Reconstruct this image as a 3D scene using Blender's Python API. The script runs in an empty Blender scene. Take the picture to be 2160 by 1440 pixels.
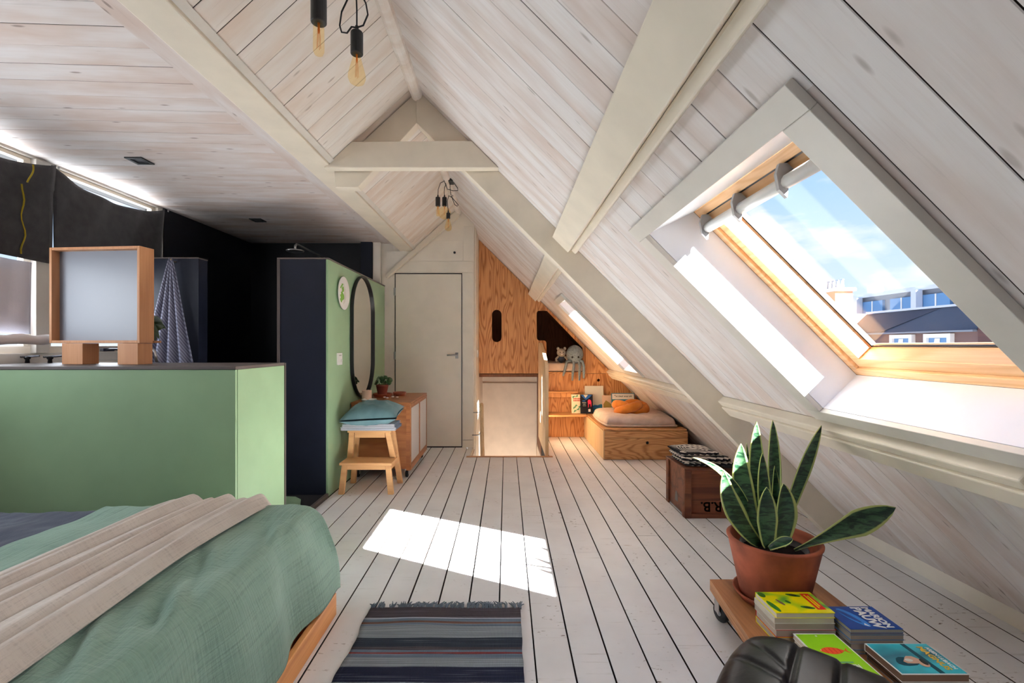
import bpy, bmesh, math, random
from mathutils import Vector, Matrix
from math import sin, cos, pi, sqrt, radians
random.seed(7)
SC = bpy.context.scene
COL = SC.collection
# ---------------------------------------------------------------- camera, sky, sun, window light, fill lamps, exposure
cd = bpy.data.cameras.new('camera'); cam = bpy.data.objects.new('camera', cd); COL.objects.link(cam)
cam.location = (0, 0, 1.2); cam.rotation_euler = (pi/2, 0, 0)
cd.sensor_width = 36; cd.lens = 36*1000/2160; cd.shift_x = 12/2160; cd.shift_y = 8/2160; cd.clip_start = .02; cd.clip_end = 500
SC.camera = cam
vs = SC.view_settings
vs.view_transform = 'Standard'; vs.look = 'None'; vs.gamma = 1; vs.use_curve_mapping = False; vs.exposure = 1.02
SC.cycles.use_denoising = True
SC.cycles.max_bounces = 14; SC.cycles.diffuse_bounces = 8; SC.cycles.glossy_bounces = 4; SC.cycles.transparent_max_bounces = 16
SC.cycles.sample_clamp_indirect = 6; SC.cycles.caustics_reflective = False; SC.cycles.caustics_refractive = False

def lin(c):
    return tuple(((v/255)/12.92 if v/255 <= .04045 else ((v/255+.055)/1.055)**2.4) for v in c) + (1,)

w = bpy.data.worlds.new('sky'); SC.world = w; w.use_nodes = True
nt = w.node_tree; N = nt.nodes; L = nt.links; N.clear()
out = N.new('ShaderNodeOutputWorld'); bg = N.new('ShaderNodeBackground'); L.new(bg.outputs[0], out.inputs[0])
tc = N.new('ShaderNodeTexCoord'); sep = N.new('ShaderNodeSeparateXYZ'); L.new(tc.outputs['Generated'], sep.inputs[0])
rmp = N.new('ShaderNodeValToRGB'); L.new(sep.outputs['Z'], rmp.inputs[0])
rmp.color_ramp.elements[0].position = 0.0; rmp.color_ramp.elements[0].color = lin((222, 236, 252))
rmp.color_ramp.elements[1].position = .75; rmp.color_ramp.elements[1].color = lin((104, 160, 238))
e = rmp.color_ramp.elements.new(.3); e.color = lin((166, 203, 250))
mp = N.new('ShaderNodeMapping'); mp.inputs['Scale'].default_value = (1.6, 1.6, 4.5); L.new(tc.outputs['Generated'], mp.inputs[0])
nz = N.new('ShaderNodeTexNoise'); nz.inputs['Scale'].default_value = 2.1; nz.inputs['Detail'].default_value = 9; nz.inputs['Roughness'].default_value = .58
L.new(mp.outputs[0], nz.inputs['Vector'])
cr = N.new('ShaderNodeValToRGB'); cr.color_ramp.elements[0].position = .5; cr.color_ramp.elements[1].position = .68; L.new(nz.outputs[0], cr.inputs[0])
mx = N.new('ShaderNodeMix'); mx.data_type = 'RGBA'; L.new(cr.outputs[0], mx.inputs[0]); L.new(rmp.outputs[0], mx.inputs[6]); mx.inputs[7].default_value = (1.0, 1.0, 1.0, 1)
L.new(mx.outputs[2], bg.inputs[0]); bg.inputs[1].default_value = .62

sd = bpy.data.lights.new('sun', 'SUN'); sd.energy = 75; sd.angle = radians(.53); sd.color = (1, .985, .96)
so = bpy.data.objects.new('sun', sd); COL.objects.link(so); so.location = (8, -6, 10)
so.rotation_euler = Vector((-1.0, 1.0, -1.0)).to_track_quat('-Z', 'Y').to_euler()

def area(name, loc, d, sx, sy, power, col=(1, 1, 1), portal=False):
    a = bpy.data.lights.new(name, 'AREA'); a.shape = 'RECTANGLE'; a.size = sx; a.size_y = sy; a.energy = power; a.color = col
    o = bpy.data.objects.new(name, a); COL.objects.link(o); o.location = loc
    o.rotation_euler = Vector(d).to_track_quat('-Z', 'Y').to_euler()
    if portal: a.cycles.is_portal = True
    return o
# daylight at the dormer windows, portals in both roof windows, and added fill lamps
area('daylight_dormer', (-3.32, 2.7, 1.8), (1, 0, -.05), 3.2, 1.5, 70, (.88, .94, 1))
area('fill_right_slope', (.80, -.75, 1.38), (-.7071, 0, -.7071), .9, .9, 12, (.93, .96, 1))  # added fill lamp behind the camera; the slope has no opening here
area('portal', (1.36, 1.46, 1.60), (-.7071, 0, -.7071), .9, .9, 1, (1, 1, 1), True)
area('portal', (1.36, 4.91, 1.60), (-.7071, 0, -.7071), .5, .9, 1, (1, 1, 1), True)
area('fill_stairwell', (.04, 5.9, -1.9), (0, .25, 1), .7, .9, 13, (1, .95, .9))  # unseen lamp added below the floor to brighten the stair walls

# ---------------------------------------------------------------- materials
MATS = {}
class NT:
    def __init__(s, name):
        s.m = bpy.data.materials.new(name); s.m.use_nodes = True; s.t = s.m.node_tree; s.t.nodes.clear()
        s.o = s.n('ShaderNodeOutputMaterial'); s.b = s.n('ShaderNodeBsdfPrincipled'); s.l(s.b.outputs[0], s.o.inputs[0])
    def n(s, k, **kw):
        x = s.t.nodes.new(k)
        for a, v in kw.items(): setattr(x, a, v)
        return x
    def l(s, a, b): s.t.links.new(a, b)
    def coord(s, scale=(1, 1, 1), rnd=True, src='Object', rot=(0, 0, 0)):
        t = s.n('ShaderNodeTexCoord'); m = s.n('ShaderNodeMapping'); m.inputs['Scale'].default_value = scale; m.inputs['Rotation'].default_value = rot
        if rnd:
            oi = s.n('ShaderNodeObjectInfo'); v = s.n('ShaderNodeVectorMath', operation='SCALE'); v.inputs[0].default_value = (37, 53, 29)
            s.l(oi.outputs['Random'], v.inputs['Scale']); a = s.n('ShaderNodeVectorMath', operation='ADD')
            s.l(t.outputs[src], a.inputs[0]); s.l(v.outputs[0], a.inputs[1]); s.l(a.outputs[0], m.inputs[0])
        else: s.l(t.outputs[src], m.inputs[0])
        return m.outputs[0]
    def noise(s, vec, sc, det=4, rough=.5, dist=0):
        x = s.n('ShaderNodeTexNoise'); x.inputs['Scale'].default_value = sc; x.inputs['Detail'].default_value = det
        x.inputs['Roughness'].default_value = rough; x.inputs['Distortion'].default_value = dist
        s.l(vec, x.inputs['Vector']); return x.outputs[0]
    def ramp(s, f, stops, const=False):
        x = s.n('ShaderNodeValToRGB'); r = x.color_ramp; s.l(f, x.inputs[0])
        if const: r.interpolation = 'CONSTANT'
        def c4(c): return c if len(c) == 4 else lin(c)
        r.elements[0].position = stops[0][0]; r.elements[0].color = c4(stops[0][1])
        r.elements[1].position = stops[-1][0]; r.elements[1].color = c4(stops[-1][1])
        for p, c in stops[1:-1]: e = r.elements.new(p); e.color = c4(c)
        return x.outputs[0]
    def mix(s, f, a, b, mode='MIX'):
        x = s.n('ShaderNodeMix'); x.data_type = 'RGBA'; x.blend_type = mode
        for v, i in ((f, 0), (a, 6), (b, 7)):
            if hasattr(v, 'links'): s.l(v, x.inputs[i])
            elif i == 0: x.inputs[0].default_value = v
            else: x.inputs[i].default_value = v if len(v) == 4 else lin(v)
        return x.outputs[2]
    def math(s, op, a, b=None, c=None):
        x = s.n('ShaderNodeMath', operation=op)
        for v, i in ((a, 0), (b, 1), (c, 2)):
            if v is None: continue
            if hasattr(v, 'links'): s.l(v, x.inputs[i])
            else: x.inputs[i].default_value = v
        return x.outputs[0]
    def bump(s, f, st, d=.01):
        x = s.n('ShaderNodeBump'); x.inputs['Strength'].default_value = st; x.inputs['Distance'].default_value = d
        s.l(f, x.inputs['Height']); s.l(x.outputs[0], s.b.inputs['Normal'])
    def fin(s, col, rough=.5, metal=0, spec=.5):
        if hasattr(col, 'links'): s.l(col, s.b.inputs['Base Color'])
        else: s.b.inputs['Base Color'].default_value = col if len(col) == 4 else lin(col)
        s.b.inputs['Roughness'].default_value = rough; s.b.inputs['Metallic'].default_value = metal
        s.b.inputs['Specular IOR Level'].default_value = spec
        return s.m

W1, K1 = (1, 1, 1, 1), (0, 0, 0, 1)
def washed(name, base, stain, knot=.5, dark=(120, 105, 95)):
    m = NT(name); g = m.coord((1.2, 26, 26)); c = m.coord((1.4, 5, 5)); k = m.coord((2.2, 8, 8))
    g1 = m.noise(g, 2.2, 6, .65); b1 = m.noise(c, 1.5, 3, .5)
    col = m.mix(m.ramp(b1, [(.38, K1), (.68, W1)]), base, stain)
    col = m.mix(m.ramp(g1, [(.5, K1), (.78, (.42, .42, .42, 1))]), col, stain)
    col = m.mix(m.ramp(g1, [(.25, (.3, .3, .3, 1)), (.42, K1)]), col, dark)
    v = m.n('ShaderNodeTexVoronoi'); v.inputs['Scale'].default_value = 2.0; m.l(k, v.inputs['Vector'])
    f = m.ramp(v.outputs['Distance'], [(.06, (knot, knot, knot, 1)), (.13, K1)]); col = m.mix(f, col, dark)
    m.bump(g1, .12, .004); return m.fin(col, .62, 0, .3)
def paint(name, col, rough=.5, vary=.04, spec=.4, bump=.05, sc=6):
    m = NT(name); c = m.coord((1, 1, 1)); f = m.noise(c, sc, 4)
    d = tuple(x*(1-vary*3) for x in col)
    o = m.mix(m.ramp(f, [(.3, K1), (.75, W1)]), col, d); m.bump(m.noise(c, 60, 3), bump, .002)
    return m.fin(o, rough, 0, spec)
def wood(name, base, dark, axis=0, freq=9, rough=.5, contour=.8):
    m = NT(name); s = [7.0, 7.0, 7.0]; s[axis] = 1.0
    c = m.coord(tuple(s)); n1 = m.noise(c, .8, 2, .45, .25)
    r = m.math('MULTIPLY_ADD', m.math('SINE', m.math('MULTIPLY', n1, freq*9)), .5, .5); fine = [60.0, 60.0, 60.0]; fine[axis] = 2.0
    n2 = m.noise(m.coord(tuple(fine)), 2, 4)
    f = m.ramp(r, [(.35, K1), (.75, (.45*contour,)*3+(1,)), (1.0, (contour,)*3+(1,))])
    col = m.mix(f, base, dark); col = m.mix(m.ramp(n2, [(.4, K1), (.8, (.5, .5, .5, 1))]), col, dark)
    m.bump(n2, .08, .003); return m.fin(col, rough, 0, .35)
def metal(name, col, rough=.3): return NT(name).fin(col, rough, 1)
def plastic(name, col, rough=.4): return NT(name).fin(col, rough)
def fabric(name, a, b, sc=220, bump=.3, bl=3.0, rough=.9, grid=False):
    m = NT(name); c = m.coord((1, 1, 1)); f = m.noise(c, bl, 4); col = m.mix(m.ramp(f, [(.3, K1), (.7, W1)]), a, b)
    if grid:
        h1 = m.noise(m.coord((150, 7, 1), False, 'UV'), 1.0, 3, .6, .3); h2 = m.noise(m.coord((9, 300, 1), False, 'UV'), 1.0, 3, .6, .3); h = m.math('ADD', h1, m.math('MULTIPLY', h2, .7))
        col = m.mix(m.ramp(h, [(.62, (.3, .3, .3, 1)), (.84, K1)]), col, tuple(x*.68 for x in b))
        m.bump(h, bump, .012)
    else: m.bump(m.noise(c, sc, 2), bump, .002)
    x = m.fin(col, rough, 0, .2); m.b.inputs['Sheen Weight'].default_value = .15; return x

M_ = dict(
 ceil_r=washed('whitewashed pine right', (222, 217, 215), (200, 185, 177), .55, (126, 112, 104)),
 ceil_l=washed('whitewashed pine left', (228, 222, 215), (212, 196, 182), .55, (140, 122, 106)),
 ceil_f=washed('whitewashed pine flat', (208, 202, 200), (190, 172, 162), .8, (120, 104, 96)),
 cream=paint('cream beam paint', (227, 216, 198), .5, .02), white=paint('white wall paint', (240, 233, 220), .5, .015),
 door=paint('door paint', (238, 230, 216), .38, .01), lining=paint('white lining', (244, 247, 252), .35, .01),
 casing=paint('casing paint', (212, 207, 198), .4, .02), stairw=paint('stair plaster', (230, 217, 202), .75, .02),
 black=paint('black shower panel', (16, 17, 24), .42, .1, .4), navy=paint('blue black laminate', (26, 30, 44), .5, .05, .3), trimd=paint('dark edge strip', (92, 82, 78), .5, .05),
 green=paint('sage laminate', (140, 168, 132), .42, .015, .35, .02), dark=plastic('matt black', (14, 14, 15), .45), blk=plastic('void black', (6, 6, 7), .8),
 ply=wood('oregon plywood vertical', (208, 152, 100), (150, 90, 48), 2, 13, .5, .8), plyh=wood('oregon plywood flat', (206, 154, 102), (150, 94, 52), 0, 13, .5, .75),
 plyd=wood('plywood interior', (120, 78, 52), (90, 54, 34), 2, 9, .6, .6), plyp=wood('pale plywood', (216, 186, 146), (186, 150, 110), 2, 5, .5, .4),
 pine=wood('pine window', (232, 190, 142), (206, 150, 98), 1, 7, .4, .6), bedpine=wood('pine bed', (226, 160, 98), (196, 126, 70), 1, 4, .45, .6),
 beech=wood('birch stool', (216, 168, 116), (192, 138, 88), 0, 3, .5, .4), teak=wood('teak veneer', (164, 104, 60), (124, 70, 36), 0, 4, .4, .5),
 oakf=wood('light wood frame', (196, 142, 100), (170, 112, 72), 2, 3, .5, .4), chest=wood('old brown wood', (112, 62, 38), (56, 30, 20), 0, 4, .55, .6),
 dolly=wood('dolly plywood', (168, 116, 72), (112, 70, 42), 1, 4, .55, .6), metal=metal('steel', (190, 190, 190), .3), dmetal=metal('dark steel', (90, 90, 95), .4),
 gold=metal('brass hook', (190, 170, 140), .4), rubber=plastic('black rubber', (24, 24, 26), .6), whitep=plastic('white plastic', (236, 236, 234), .4),
 terra=paint('terracotta', (172, 92, 66), .75, .12, .2, .2, 9), terrad=paint('dark terracotta', (140, 66, 50), .7, .08), copper=paint('copper glaze', (176, 92, 64), .35, .06),
 soil=paint('soil', (34, 26, 22), .95, .2, .1, 1, 40), cordm=plastic('black cord', (18, 18, 19), .6), grey=plastic('grey plastic', (150, 150, 150), .5), greyv=plastic('pale grey vent', (214, 216, 214), .35),
 throw=fabric('sage muslin', (138, 166, 150), (116, 146, 131), 300, .6, 4, .95, True), beige=fabric('oat muslin', (212, 204, 195), (198, 187, 177), 300, .3, 4, .95, True),
 denim=fabric('dark blue linen', (72, 78, 94), (54, 60, 76), 160, .6, 6), felt=fabric('charcoal felt', (62, 61, 62), (50, 49, 51), 260, .6, 20),
 yellow=fabric('yellow thread', (160, 140, 30), (140, 120, 24)), sheer=fabric('white linen', (226, 226, 236), (212, 212, 224)), linenp=fabric('blush linen', (206, 184, 168), (190, 168, 154), 200, .3, 6),
 mustard=fabric('mustard velvet', (214, 134, 56), (190, 108, 38), 200, .15, 12), teal=fabric('blue grey linen', (104, 136, 142), (88, 120, 128), 200, .3, 10),
 bluew=fabric('pale blue towel', (150, 166, 184), (120, 140, 165)), whitec=fabric('white cotton edge', (236, 232, 234), (224, 220, 222)),
 crochet=fabric('grey crochet', (130, 142, 150), (96, 108, 118), 120, 1, 60), crochet2=fabric('cream crochet', (190, 180, 168), (160, 150, 140), 120, 1, 60), pinkc=fabric('bench seat pad', (212, 192, 180), (194, 172, 160), 160, .4, 14),
 page=paint('book pages', (206, 198, 182), .8, .04), page2=paint('grey book pages', (176, 164, 150), .8, .04),
 petal=None)

def leaf_mat():
    m = NT('snake leaf'); t = m.n('ShaderNodeTexCoord'); sp = m.n('ShaderNodeSeparateXYZ'); m.l(t.outputs['UV'], sp.inputs[0])
    e = m.math('ABSOLUTE', m.math('SUBTRACT', sp.outputs[0], .5))
    c = m.coord((14, 14, 60)); nzz = m.noise(c, 1.1, 3, .6, .8)
    g = m.mix(m.ramp(nzz, [(.42, K1), (.56, W1)]), (14, 42, 26), (58, 92, 60))
    ed = m.ramp(e, [(.39, K1), (.43, W1)]); col = m.mix(ed, g, (176, 186, 110)); x = m.fin(col, .35, 0, .5)
    m.b.inputs['Transmission Weight'].default_value = 0; return x
M_['leaf'] = leaf_mat()
M_['leaf2'] = paint('pilea leaf', (52, 92, 46), .4, .1); M_['leaf3'] = paint('olive leaf', (92, 112, 70), .45, .1); M_['stem'] = paint('stem green', (104, 120, 66), .5)
M_['leather'] = paint('black leather', (4, 4, 7), .38, .1, .1, .25, 12)
def towel_mat():
    m = NT('ribbed grey towel'); c = m.coord((1, 1, 1), False); wv = m.n('ShaderNodeTexWave', bands_direction='DIAGONAL'); wv.inputs['Scale'].default_value = 22; wv.inputs['Distortion'].default_value = .6
    m.l(c, wv.inputs['Vector']); col = m.mix(wv.outputs[1], (132, 132, 150), (82, 82, 98)); m.bump(wv.outputs[1], .5, .004); return m.fin(col, .95)
M_['towel'] = towel_mat()
def floor_mat():
    m = NT('worn white floor paint'); g = m.coord((38, 1.1, 30)); c = m.coord((3, 3, 3)); g1 = m.noise(g, 1.6, 6, .7)
    col = m.mix(m.ramp(m.noise(c, 1.2, 4), [(.3, K1), (.75, W1)]), (238, 239, 241), (224, 224, 226))
    col = m.mix(m.ramp(g1, [(.29, (.6, .6, .6, 1)), (.38, K1)]), col, (150, 142, 132))
    k = m.noise(m.coord((60, 22, 30)), 1.4, 2); k2 = m.noise(m.coord((2.2, 1.2, 2)), 1.5, 2)
    f = m.math('MULTIPLY', m.ramp(k, [(.66, K1), (.72, W1)]), m.ramp(k2, [(.52, K1), (.66, W1)])); col = m.mix(f, col, (96, 76, 60))
    w = m.math('MULTIPLY', m.ramp(m.noise(m.coord((26, 3, 3)), 2, 5, .7), [(.66, K1), (.69, W1)]), m.ramp(m.noise(m.coord((1, .6, 1)), 1.2, 2), [(.62, K1), (.7, W1)])); col = m.mix(w, col, (172, 148, 120))
    m.bump(g1, .2, .004); return m.fin(col, .42, 0, .45)
M_['floor'] = floor_mat(); M_['seam'] = plastic('raw edge with gap shade', (52, 38, 30), .9)  # bare brown edge wood, darkened so the colour carries the shade of the gaps
def rug_mat():
    m = NT('woven rag rug'); t = m.n('ShaderNodeTexCoord'); sp = m.n('ShaderNodeSeparateXYZ'); m.l(t.outputs['Object'], sp.inputs[0])
    nzz = m.noise(m.coord((2.2, 40, 1), False), 1.3, 3); y = m.math('ADD', sp.outputs[1], m.math('MULTIPLY', m.math('SUBTRACT', nzz, .5), .012)); f = m.math('MULTIPLY_ADD', y, -1/.9, 0)
    A, B, G, D, R, Wt, NV, BR = (82, 74, 80), (112, 128, 146), (148, 158, 166), (56, 64, 76), (140, 62, 62), (190, 196, 212), (44, 48, 70), (120, 84, 72)
    st = [(0, A), (.088, Wt), (.1, B), (.125, BR), (.137, G), (.142, B), (.16, G), (.243, D), (.31, A), (.332, B), (.346, R), (.358, B), (.382, G), (.44, NV), (.53, G), (.6, D), (.66, R), (.67, B), (.74, NV), (.82, G), (.9, D)]
    col = m.ramp(f, st, True); r = m.noise(m.coord((1.6, 120, 1), False), 1.5, 4); col = m.mix(m.ramp(r, [(.35, (.4, .4, .4, 1)), (.6, K1)]), col, (40, 44, 56))
    col = m.mix(m.ramp(r, [(.58, K1), (.75, (.35, .35, .35, 1))]), col, (180, 190, 200))
    wv = m.n('ShaderNodeTexWave', bands_direction='X'); wv.inputs['Scale'].default_value = 70; m.l(t.outputs['Object'], wv.inputs['Vector']); m.bump(m.math('ADD', wv.outputs[1], m.math('MULTIPLY', r, 3)), .5, .004)
    return m.fin(col, .95, 0, .1)
M_['rug'] = rug_mat(); M_['fringe'] = fabric('slate fringe', (92, 106, 118), (70, 82, 94))
def blanket_mat():
    m = NT('black and cream woven blanket'); t = m.n('ShaderNodeTexCoord'); sp = m.n('ShaderNodeSeparateXYZ'); m.l(t.outputs['UV'], sp.inputs[0]); u, v = sp.outputs[0], sp.outputs[1]
    tri = m.math('PINGPONG', m.math('MULTIPLY', u, 26), .5); z = m.math('FRACT', m.math('ADD', m.math('MULTIPLY', v, 8), m.math('MULTIPLY', tri, .5)))
    zz = m.math('GREATER_THAN', z, .5); du = m.math('FRACT', m.math('MULTIPLY', u, 26)); dv = m.math('FRACT', m.math('MULTIPLY', v, 16))
    dots = m.math('MULTIPLY', m.math('GREATER_THAN', du, .52), m.math('GREATER_THAN', m.math('ADD', dv, m.math('MULTIPLY', du, .4)), .8))
    sel = m.math('GREATER_THAN', v, .58); f = m.math('ADD', m.math('MULTIPLY', sel, dots), m.math('MULTIPLY', m.math('SUBTRACT', 1, sel), zz))
    col = m.mix(f, (208, 200, 190), (26, 24, 28)); return m.fin(col, .95, 0, .1)
M_['blanket'] = blanket_mat()
def glass_mat(name, tint=(1, 1, 1, 1), gl=.9):
    m = bpy.data.materials.new(name); m.use_nodes = True; t = m.node_tree; t.nodes.clear()
    o = t.nodes.new('ShaderNodeOutputMaterial'); x = t.nodes.new('ShaderNodeMixShader'); lw = t.nodes.new('ShaderNodeLayerWeight'); lw.inputs[0].default_value = .5; pw_ = t.nodes.new('ShaderNodeMath'); pw_.operation = 'POWER'; pw_.inputs[1].default_value = 5; t.links.new(lw.outputs['Facing'], pw_.inputs[0])
    f = t.nodes.new('ShaderNodeMath'); f.operation = 'MULTIPLY_ADD'; f.inputs[1].default_value = .25; f.inputs[2].default_value = .004; t.links.new(pw_.outputs[0], f.inputs[0])
    a = t.nodes.new('ShaderNodeBsdfTransparent'); a.inputs[0].default_value = tint; b = t.nodes.new('ShaderNodeBsdfGlossy'); b.inputs['Roughness'].default_value = .02; b.inputs[0].default_value = (gl, gl, gl, 1)
    t.links.new(f.outputs[0], x.inputs[0]); t.links.new(a.outputs[0], x.inputs[1]); t.links.new(b.outputs[0], x.inputs[2]); t.links.new(x.outputs[0], o.inputs[0]); return m
M_['glass'] = glass_mat('clear pane'); M_['bulb'] = glass_mat('amber glass', lin((255, 246, 222))); M_['votive'] = glass_mat('votive glass', lin((250, 250, 252)))
M_['mirror'] = metal('mirror silver', (235, 232, 224), .02)
M_['filament'] = metal('filament copper', (220, 130, 60), .4)
def col(name, c, r=.55):
    if name not in M_: M_[name] = NT(name).fin(c, max(r, .4), 0, .22)
    return M_[name]
def brick_mat():
    m = NT('brick wall'); b = m.n('ShaderNodeTexBrick'); b.inputs['Scale'].default_value = 4.2; m.l(m.coord((1, 1, 1), False, 'Object', (pi/2, 0, pi/2)), b.inputs['Vector'])
    b.inputs['Color1'].default_value = lin((98, 66, 62)); b.inputs['Color2'].default_value = lin((80, 56, 58)); b.inputs['Mortar'].default_value = lin((66, 52, 54)); b.inputs['Mortar Size'].default_value = .02
    return m.fin(b.outputs[0], .9)
M_['brick'] = brick_mat()

# ---------------------------------------------------------------- mesh helpers
ORG = {}
def org(o): return ORG.get(o.name, Vector((0, 0, 0))) if o else Vector((0, 0, 0))
class MB:
    def __init__(s): s.bm = bmesh.new(); s.uv = None
    def hexa(s, p):
        v = [s.bm.verts.new(Vector(q)) for q in p]
        for f in ((0, 3, 2, 1), (4, 5, 6, 7), (0, 1, 5, 4), (1, 2, 6, 5), (2, 3, 7, 6), (3, 0, 4, 7)): s.bm.faces.new([v[i] for i in f])
        return s
    def box(s, x0, x1, y0, y1, z0, z1): return s.hexa([(x0, y0, z0), (x1, y0, z0), (x1, y1, z0), (x0, y1, z0), (x0, y0, z1), (x1, y0, z1), (x1, y1, z1), (x0, y1, z1)])
    def obox(s, c, ax, ay, az, hx, hy, hz):
        c, ax, ay, az = Vector(c), Vector(ax).normalized()*hx, Vector(ay).normalized()*hy, Vector(az).normalized()*hz
        return s.hexa([c-ax-ay-az, c+ax-ay-az, c+ax+ay-az, c-ax+ay-az, c-ax-ay+az, c+ax-ay+az, c+ax+ay+az, c-ax+ay+az])
    def prism(s, pts, vec):
        a = [s.bm.verts.new(Vector(p)) for p in pts]; b = [s.bm.verts.new(Vector(p)+Vector(vec)) for p in pts]; n = len(pts)
        s.bm.faces.new(a); s.bm.faces.new(b[::-1])
        for i in range(n): s.bm.faces.new([a[i], b[i], b[(i+1) % n], a[(i+1) % n]])
        return s
    def loft(s, rings, cap=True, closed=True):
        R = [[s.bm.verts.new(Vector(p)) for p in r] for r in rings]; n = len(R[0])
        for a, b in zip(R, R[1:]):
            for i in range(n if closed else n-1): s.bm.faces.new([a[i], a[(i+1) % n], b[(i+1) % n], b[i]])
        if cap and closed:
            s.bm.faces.new(R[0][::-1]); s.bm.faces.new(R[-1])
        return s
    def tube(s, pts, r, n=8):
        pts = [Vector(p) for p in pts]; rings = []; up = Vector((0, 0, 1)); prev = None
        for i, p in enumerate(pts):
            t = (pts[min(i+1, len(pts)-1)]-pts[max(i-1, 0)]).normalized()
            if prev is None: a = t.orthogonal().normalized()
            else: a = (prev-t*prev.dot(t)); a = a.normalized() if a.length > 1e-6 else t.orthogonal().normalized()
            prev = a; b = t.cross(a); rr = r[i] if isinstance(r, (list, tuple)) else r
            rings.append([p+(a*cos(2*pi*k/n)+b*sin(2*pi*k/n))*rr for k in range(n)])
        return s.loft(rings)
    def lathe(s, prof, c=(0, 0, 0), n=24, axis=None, cap=True):
        c = Vector(c); q = Vector(axis).to_track_quat('Z', 'Y') if axis else None; rings = []
        for r, z in prof:
            rings.append([c+((q @ Vector((r*cos(2*pi*k/n), r*sin(2*pi*k/n), z))) if q else Vector((r*cos(2*pi*k/n), r*sin(2*pi*k/n), z))) for k in range(n)])
        return s.loft(rings, cap)
    def ball(s, c, rx, ry, rz, n=16, m=10):
        c = Vector(c); return s.loft([[c+Vector((rx*sin(pi*j/m)*cos(2*pi*k/n), ry*sin(pi*j/m)*sin(2*pi*k/n), -rz*cos(pi*j/m))) for k in range(n)] for j in [.15]+list(range(1, m))+[m-.15]])
    def grid(s, f, nu, nv, thick=0, uv=False):
        P = [[Vector(f(i/nu, j/nv)) for j in range(nv+1)] for i in range(nu+1)]
        V = [[s.bm.verts.new(p) for p in r] for r in P]; faces = []
        L = s.bm.loops.layers.uv.verify() if uv else None
        def F(vs, uvs):
            q = s.bm.faces.new(vs)
            if L:
                for lp, t in zip(q.loops, uvs): lp[L].uv = t
        for i in range(nu):
            for j in range(nv):
                F([V[i][j], V[i+1][j], V[i+1][j+1], V[i][j+1]], [(i/nu, j/nv), ((i+1)/nu, j/nv), ((i+1)/nu, (j+1)/nv), (i/nu, (j+1)/nv)])
        return s
    def build(s, name, mat, parent=None, smooth=False, bevel=0, solid=0, sub=0, at=None, **props):
        bmesh.ops.recalc_face_normals(s.bm, faces=s.bm.faces) if not solid else None
        me = bpy.data.meshes.new(name); s.bm.to_mesh(me); s.bm.free()
        return link(name, me, mat, parent, smooth, bevel, solid, sub, at, **props)
def link(name, me, mat, parent=None, smooth=False, bevel=0, solid=0, sub=0, at=None, **props):
    o = bpy.data.objects.new(name, me); COL.objects.link(o)
    base = Vector(at) if at is not None else org(parent)
    me.transform(Matrix.Translation(-base))
    o.location = base-org(parent); ORG[o.name] = base.copy()
    if parent: o.parent = parent
    if mat: me.materials.clear(); me.materials.append(M_[mat] if isinstance(mat, str) else mat)
    if smooth:
        for p in me.polygons: p.use_smooth = True
    if solid: x = o.modifiers.new('s', 'SOLIDIFY'); x.thickness = solid; x.offset = 0
    if bevel: x = o.modifiers.new('b', 'BEVEL'); x.width = bevel; x.segments = 2; x.limit_method = 'ANGLE'; x.angle_limit = radians(40)
    if sub: x = o.modifiers.new('u', 'SUBSURF'); x.levels = sub; x.render_levels = sub
    for k, v in props.items(): o[k] = v
    return o
def thing(name, label, cat, loc=(0, 0, 0), group=None, rz=0):
    o = bpy.data.objects.new(name, None); COL.objects.link(o); o.location = loc; o.empty_display_size = .05
    ORG[o.name] = Vector(loc); o['label'] = label; o['category'] = cat
    if group: o['group'] = group
    return o
def box(name, mat, parent, x0, x1, y0, y1, z0, z1, bevel=0, **p): return MB().box(x0, x1, y0, y1, z0, z1).build(name, mat, parent, bevel=bevel, **p)
def st(name, mat, parent=None, *b, bevel=0): # structure box
    o = MB().box(*b).build(name, mat, parent, bevel=bevel)
    if not parent: o['kind'] = 'structure'
    return o
def K(o): o['kind'] = 'structure'; return o
def shape2d(outer, holes, thick, fn, name, mat, parent=None, bevel=0, **p):
    """filled outline with holes; fn maps (u, v, w) to the world, w along the thickness"""
    cu = bpy.data.curves.new(name, 'CURVE'); cu.dimensions = '2D'; cu.fill_mode = 'BOTH'; cu.extrude = thick/2
    for pts in [outer]+holes:
        sp = cu.splines.new('POLY'); sp.points.add(len(pts)-1); sp.use_cyclic_u = True
        for q, (x, y) in zip(sp.points, pts): q.co = (x, y, 0, 1)
    o = bpy.data.objects.new('tmp', cu); me = bpy.data.meshes.new_from_object(o); bpy.data.objects.remove(o)
    for v in me.vertices: v.co = Vector(fn(*v.co))
    return link(name, me, mat, parent, bevel=bevel, **p)
def text(s, size, fn, name, mat, parent, th=.0008, align='CENTER', **p):
    cu = bpy.data.curves.new(name, 'FONT'); cu.body = s; cu.size = size; cu.align_x = align; cu.align_y = 'CENTER'; cu.extrude = th/2; cu.space_line = .85; cu.resolution_u = 3
    if 'bold' in p: cu.offset = p.pop('bold')
    o = bpy.data.objects.new('tmp', cu); me = bpy.data.meshes.new_from_object(o); bpy.data.objects.remove(o)
    for v in me.vertices: v.co = Vector(fn(*v.co))
    return link(name, me, mat, parent, **p)
def arc(cx, cy, rx, ry, a0, a1, n=8): return [(cx+rx*cos(radians(a0+(a1-a0)*i/n)), cy+ry*sin(radians(a0+(a1-a0)*i/n))) for i in range(n+1)]
def pill(cx, cy, hw, hh, n=10): return arc(cx, cy+hh-hw, hw, hw, 0, 180, n)+arc(cx, cy-hh+hw, hw, hw, 180, 360, n)
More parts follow.
